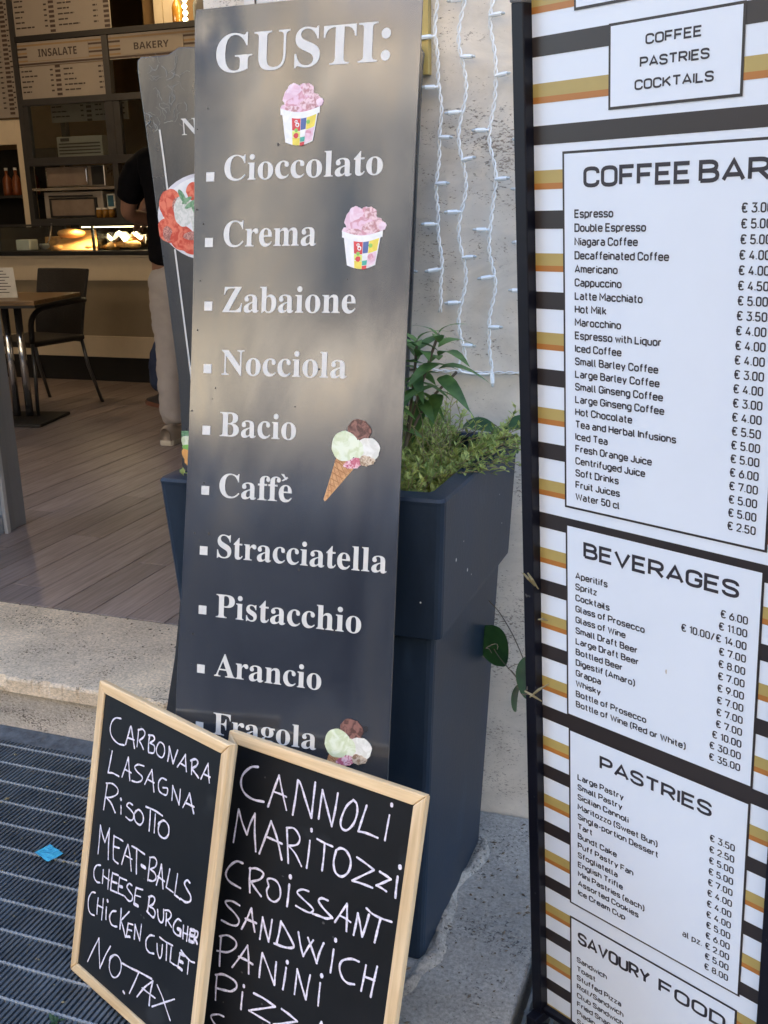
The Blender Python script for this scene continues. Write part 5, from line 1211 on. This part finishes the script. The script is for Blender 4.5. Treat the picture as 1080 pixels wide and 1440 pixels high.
CHALK_R='661,440 517,487 376,647 361,815 465,937 653,980 863,954;958,1003 1031,707 1098,457!1203,699 1324,950;1055,738 1183,737 1291,747;1456,984 1468,705 1470,426!1535,475 1676,707 1814,926!1807,647 1801,367;1950,899 1950,666 1952,442!2080,689 2207,936!2231,664 2240,411;2531,427 2420,566 2357,790 2388,904 2487,910 2588,780 2628,605 2599,472 2531,427;358,1781 368,1492 380,1221!487,1412 611,1574!649,1383 720,1191!765,1499 832,1777;908,1789 993,1470 1059,1212!1217,1441 1359,1741;1022,1482 1171,1488 1327,1496;1382,1229 1435,1478 1493,1752;1373,1222 1520,1186 1645,1284 1631,1394 1537,1456 1449,1478;1449,1478 1608,1570 1748,1718;1847,1098 1851,1122;1845,1279 1853,1490 1850,1711;1974,1210 2116,1227 2272,1233;2122,1235 2137,1438 2139,1656;2347,1266 2328,1458 2388,1603 2514,1622 2618,1505 2628,1338 2537,1225 2424,1210 2347,1266;2779,440 2735,645 2692,861!2838,845 3041,852;3202,293 3205,312;3189,461 3179,648 3169,851;2730,1251 2897,1291 3054,1339!2879,1479 2702,1621!2888,1608 3066,1607;3156,1331 3260,1350 3357,1377!3243,1466 3128,1550!3223,1557 3312,1578;3481,1142 3484,1161;3466,1300 3467,1448 3475,1615;605,2048 472,2063 338,2196 291,2344 391,2432 621,2458;768,2074 783,2254 822,2458;755,2085 900,2040 1041,2069 991,2183 816,2286;816,2286 940,2374 1055,2442;1177,2238 1150,2322 1207,2421 1330,2436 1420,2335 1403,2192 1316,2104 1195,2102 1135,2145 1174,2217;1568,1939 1571,1957;1568,2071 1577,2238 1579,2418;1948,2049 1822,2063 1736,2140 1844,2197 2007,2255 2078,2302 2025,2364 1897,2368 1744,2352;2318,2065 2206,2069 2152,2130 2253,2209 2442,2296!2325,2345 2201,2352 2075,2360;653,2737 495,2722 361,2770 399,2827 550,2884 677,2970 651,3067 530,3107 324,3103;753,3091 832,2892 896,2694!952,2869 1021,3040;805,2901 1031,2895;1138,3116 1140,2931 1140,2758!1221,2923 1316,3092!1326,2906 1329,2728;1504,2690 1496,2885 1472,3066;1506,2700 1627,2794 1799,2964 1769,3022 1618,3064 1429,3078;1858,2734 1928,2915 2004,3065!2073,2902 2151,2757;2043,2762 2151,2914 2262,3081!2289,2904 2342,2733;2545,2599 2548,2619;2535,2758 2535,2954 2530,3126;2490,2347 2579,2166 2662,1997!2696,2206 2715,2404;2567,2216 2674,2224 2768,2245;2850,2411 2864,2247 2875,2070!2939,2219 3001,2383!3040,2203 3068,2020;3008,1941 3129,1988 3295,1999 3467,1986;3273,2007 3249,2186 3227,2385;3003,2769 2872,2779 2715,2866 2682,2992 2756,3118 2860,3159 2976,3132;3135,2775 3125,2981 3109,3181;3327,2720 3303,2971 3286,3201;3127,2950 3314,2937;350,3367 367,3594 395,3851;323,3377 482,3302 657,3329 674,3433 526,3567 306,3628;658,3770 790,3543 911,3310!967,3518 1004,3744;764,3553 917,3549 1058,3566;1219,3714 1213,3510 1222,3316!1376,3512 1530,3720!1520,3541 1511,3356;1719,3268 1722,3282;1712,3369 1712,3530 1703,3721;1932,3708 1930,3506 1924,3308!2034,3507 2155,3701!2161,3499 2176,3304;2385,3221 2388,3240;2378,3349 2383,3535 2392,3703;370,4017 380,4214 403,4424;342,4023 504,3953 732,3962 802,4044 707,4153 571,4193 405,4226;940,3967 943,3983;931,4080 936,4210 943,4361;1157,4006 1375,4009 1602,4045!1349,4182 1102,4313!1318,4325 1536,4336;1732,4030 1888,4055 2051,4097!1836,4216 1616,4330!1801,4327 1989,4353;618,4618 500,4630 355,4717 442,4806 565,4852 495,4949 356,4986;2397,4178 2494,3917!2547,4010 2595,4156'

def chalkboard(O, yaw, lean, roll, w, h, label, data, lw, seed, squeeze=1):
    O = Vector(O); m_ = board_matrix(O, yaw, lean, roll); up = Vector((m_[0][2], m_[1][2], m_[2][2])); m_ = board_matrix(O - up * h, yaw, lean, roll)
    t = thing('chalkboard', label, 'chalkboard', matrix=m_, group='wood-framed chalkboards leaning on the sign')
    fw = .0195; d0, d1 = 0, .014
    obj('board', MB().b2((fw - .004, .004, fw - .004), (w - fw + .004, .012, h - fw + .004)), M['slate'], t)
    def rail(pts, mm): # mitred rail, outline in x,z
        return MB().prism(pts, d0, d1), mm
    for pts, mm in (([(0, h), (w, h), (w - fw, h - fw), (fw, h - fw)], 'pine_x'), ([(0, 0), (fw, fw), (w - fw, fw), (w, 0)], 'pine_x'), ([(0, 0), (0, h), (fw, h - fw), (fw, fw)], 'pine_z'), ([(w, 0), (w - fw, fw), (w - fw, h - fw), (w, h)], 'pine_z')):
        c = (sum(p[0] for p in pts) / 4, sum(p[1] for p in pts) / 4)
        pts = [(p[0] + (c[0] - p[0]) * .0012, p[1] + (c[1] - p[1]) * .0012) for p in pts]
        q = MB().prism(pts, d0, d1); obj('frame_rail', q, M[mm], t, .0022)
    # groove line inside the frame
    rnd = random.Random(seed); b = MB(); k = 0
    for stroke in data.split(';'):
        last = None
        for seg in stroke.split('!'):
            P = ([last] if last is not None else []) + [Vector(((fw + (float(a) * 1e-4 - fw) * squeeze), h - float(c) * 1e-4)) for a, c in (q.split(',') for q in seg.split())]
            last = P[-1]
            P = [p for p in P if p.y > fw + .001]
            if len(P) < 2: continue
            k += 1; ww = lw * rnd.uniform(.88, 1.15)
            if len(P) == 2 and (P[0] - P[1]).length < .012: ww *= 1.7
            C_ = catmull(P, 5); C_ = [Vector((min(max(p.x, fw + .001), w - fw - .001), p.y)) for p in C_]
            ribbon(b, C_, ww, .0036 - (k % 60) * 1.6e-5, M['chalk'], caps=True, wv=[1 + .16 * math.sin(i * .9 + k) for i in range(len(C_))])
    obj('chalk_writing', b, None, t)
    rb = MB()
    for k in range(14):
        x = rnd.uniform(fw + .02, w - fw - .02); z = rnd.uniform(.1, h - .04); rb.poly(blob(x, z, rnd.uniform(.001, .003), rnd.uniform(.001, .002), 9, .2, 0, k), .00395 )
    obj('smudges', rb, mat('smudge', (.05, .05, .05), .6) if 'smudge' not in bpy.data.materials else bpy.data.materials['smudge'], t, kind='stuff')
    return t
chalkboard((-1.0938, 1.4154, .5342), -25.1, 14.07, 2.431, .3915, .5517, 'chalkboard reading CARBONARA to NO TAX, standing on the grating', CHALK_L, .0031, 1, .968)
chalkboard((-.779, 1.325, .533), -13.205, 15.988, 0, .3765, .554, 'chalkboard reading CANNOLI to PIZZA, right one of the pair', CHALK_R, .0033, 2)

# ------------------------------------------------------------------ fairy lights on the wall
def strand(xs, ztop, zbot, bulbs, label, tail=None):
    t = thing('light_strand', label, 'string lights', (xs(ztop), 2.014, zbot), group='white light strands hanging on the stone wall')
    c = MB(); n = int((ztop - zbot) / .006); base = Vector((xs(ztop), 2.014, zbot))
    for ph in (0, PI):
        pts = []
        for i in range(n + 1):
            z = ztop - (ztop - zbot) * i / n; a = z * 2 * PI / .040 + ph
            pts.append(Vector((xs(z) + .0027 * math.cos(a), 2.015 + .0027 * math.sin(a), z)) - base)
        c.tube(pts, .0018, 5)
    c.smooth = True; obj('twisted_wire', c, M['cable'], t)
    for (x, z, s) in bulbs:
        if s == 0: p0 = Vector((xs(z), 2.012, z)); d = Vector((.12, -.25, -1)).normalized()
        else: p0 = Vector((xs(z), 2.012, z)); d = Vector((s, -.35, random.uniform(-.15, .12))).normalized()
        k = MB(); k.tube([p0 - base, p0 + d * .006 - base, p0 + d * .007 - base, p0 + d * .026 - base], [.0026, .0026, .0043, .0040], 8); k.smooth = False
        s_ = obj('bulb_holder', k, M['bulb'], t)
        k = MB(); k.tube([p0 + d * .0262 - base, p0 + d * .031 - base, p0 + d * .0335 - base], [.0030, .0028, .0010], 8); obj('bulb_tip', k, M['bulb_tip'], s_)
    return t
W1 = lambda z: -.631 + .0015 * math.sin(z * 67) + .0045 * math.sin((z - 1.14) * 21)
W2 = lambda z: -.5835 + .0075 * math.sin((z - 1.02) * 36 + 1.0)
W3 = lambda z: -.5235 + .0015 * math.sin(z * 59) + .006 * math.sin((z - 1.02) * 33 + 2.2)
strand(W1, 2.3, 1.14, [(-.641, 1.651, -1), (-.639, 1.562, -1), (-.625, 1.472, 1), (-.621, 1.387, 1), (-.643, 1.311, -1), (-.647, 1.225, -1), (0, 1.74, 1), (0, 1.83, -1)], 'leftmost white fairy light strand on the stone wall, ending above the shrub')
strand(W2, 2.3, 1.045, [(-.577, 1.612, 1), (-.591, 1.516, -1), (-.574, 1.429, 1), (-.598, 1.334, -1), (-.57, 1.247, 1), (-.592, 1.16, -1), (-.567, 1.075, 1), (0, 1.71, -1)], 'second white fairy light strand from the left, bending right at its foot')
strand(W3, 2.3, 1.030, [(-.521, 1.678, 1), (-.514, 1.575, 1), (-.533, 1.481, -1), (-.517, 1.392, 1), (-.53, 1.299, -1), (-.531, 1.211, -1), (-.514, 1.112, 1), (-.521, 1.026, 0)], 'third white fairy light strand from the left, its last bulb pointing down')
strand(lambda z: -.452 + .004 * math.sin(z * 30), 2.3, 1.03, [(0, z, -1) for z in (1.654, 1.557, 1.466, 1.371, 1.276, 1.184)], 'white fairy light strand half hidden behind the striped menu board edge')
strand(lambda z: -.70 + .004 * math.sin(z * 30), 1.26, 1.09, [(0, 1.218, 1)], 'short end of a fairy light strand behind the shrub')
t = thing('light_lead', 'twisted white lead running along the wall joint at the foot of the strands', 'cable', (-.60, 2.02, 1.022))
c = MB()
for ph in (0, PI):
    c.tube([Vector((-.09 + x * .0065, .0022 * math.sin(x * .9 + ph), .0022 * math.cos(x * .9 + ph) - .002 * math.sin(x / 36 * PI) + .006 * (1 if x < 8 else .0) * (8 - min(x, 8)) / 8)) for x in range(46)], .0014, 5)
c.smooth = True; obj('twisted_wire', c, M['cable'], t)
c = MB(); c.tube(catmull([Vector(p) - Vector((-.60, 2.02, 1.022)) for p in [(-.587, 2.016, 1.05), (-.590, 2.014, 1.03), (-.582, 2.012, 1.021), (-.555, 2.012, 1.018), (-.525, 2.012, 1.020), (-.52, 2.014, 1.034)]], 5), .0026, 6); c.smooth = True; obj('loop_wire', c, M['cable'], t)

# ------------------------------------------------------------------ small things on the ground
b = crumpled(.052, .038, .0035, 5, 6); o = obj('paper_scrap', b, M['litter_blue'], loc=(-1.391, 1.564, .0035), rot=(0, 0, -.35)); tag(o, 'crumpled bright blue scrap of paper lying on the steel grating', 'litter')
t = thing('weed', 'tiny green weed growing through the grating below the left chalkboard', 'weed', (-1.075, 1.168, -.01))
wl_ = leaf_mesh(.016, .005, M['weed'], 'leaf', .3)
rnd = random.Random(4)
for k in range(12): put_leaf(wl_, t, (rnd.uniform(-.006, .006), rnd.uniform(-.006, .006), .008), (math.cos(k * 2.4), math.sin(k * 2.4), rnd.uniform(.1, .8)), rnd.uniform(.7, 1.2))
for k, (x, y, lab) in enumerate([(-1.37, 1.715, 'dark dead leaf on the grating above the blue scrap'), (-1.285, 1.80, 'pale curled leaf beside the left edge of the left chalkboard')]):
    me = leaf_mesh(.035, .013, M['leaf_dry'] if k else M['twig'], 'fallen_leaf', .2); o = link('fallen_leaf', me, None, (x, y, .006), (.1, .2, 1.1 + k)); tag(o, lab, 'leaf')
me = MB(); me.lathe([(0, 0), (.006, .001), (.004, .003), (0, .0035)], n=10); o = obj('pebble', me, M['twig'], loc=(-.335, 1.705, .001)); tag(o, 'small dark pebble on the concrete slab near the menu board', 'pebble')

# grit and crumbs on slab, grating and step
rnd = random.Random(77)
for nm, cnt, zone, m_, lab in (('grit', 420, lambda: (rnd.uniform(-.80, -.33), rnd.uniform(1.25, 2.01), .0022), M['twig'], 'fine dark grit scattered on the concrete slab'),
                          ('grit', 260, lambda: (rnd.uniform(-2.4, -1.15), 2.02 + .44 * rnd.random() ** .6, ZF + .0004), M['twig'], 'fine dark grit scattered on the stone step'),
                          ('litter_crumbs', 160, lambda: (rnd.uniform(-2.0, -.95), rnd.uniform(1.15, 1.95), .0004), M['leaf_dry'], 'dry plant crumbs scattered on the steel grating')):
    b = MB()
    for k in range(cnt):
        x, y, z = zone(); s = rnd.choice([.0008, .0012, .0012, .002, .003]) * (1 if nm == 'grit' else 1.3); a_ = rnd.uniform(0, 6.28); l_ = s * rnd.uniform(1, 2.6)
        dx, dy = math.cos(a_), math.sin(a_)
        b.add([(x - dx * l_, y - dy * l_, z), (x - dy * s, y + dx * s, z), (x + dx * l_, y + dy * l_, z), (x + dy * s, y - dx * s, z), (x, y, z + s)], [(0, 4, 1), (1, 4, 2), (2, 4, 3), (3, 4, 0)])
    o = obj(nm, b, m_); o['kind'] = 'stuff'; o['label'] = lab
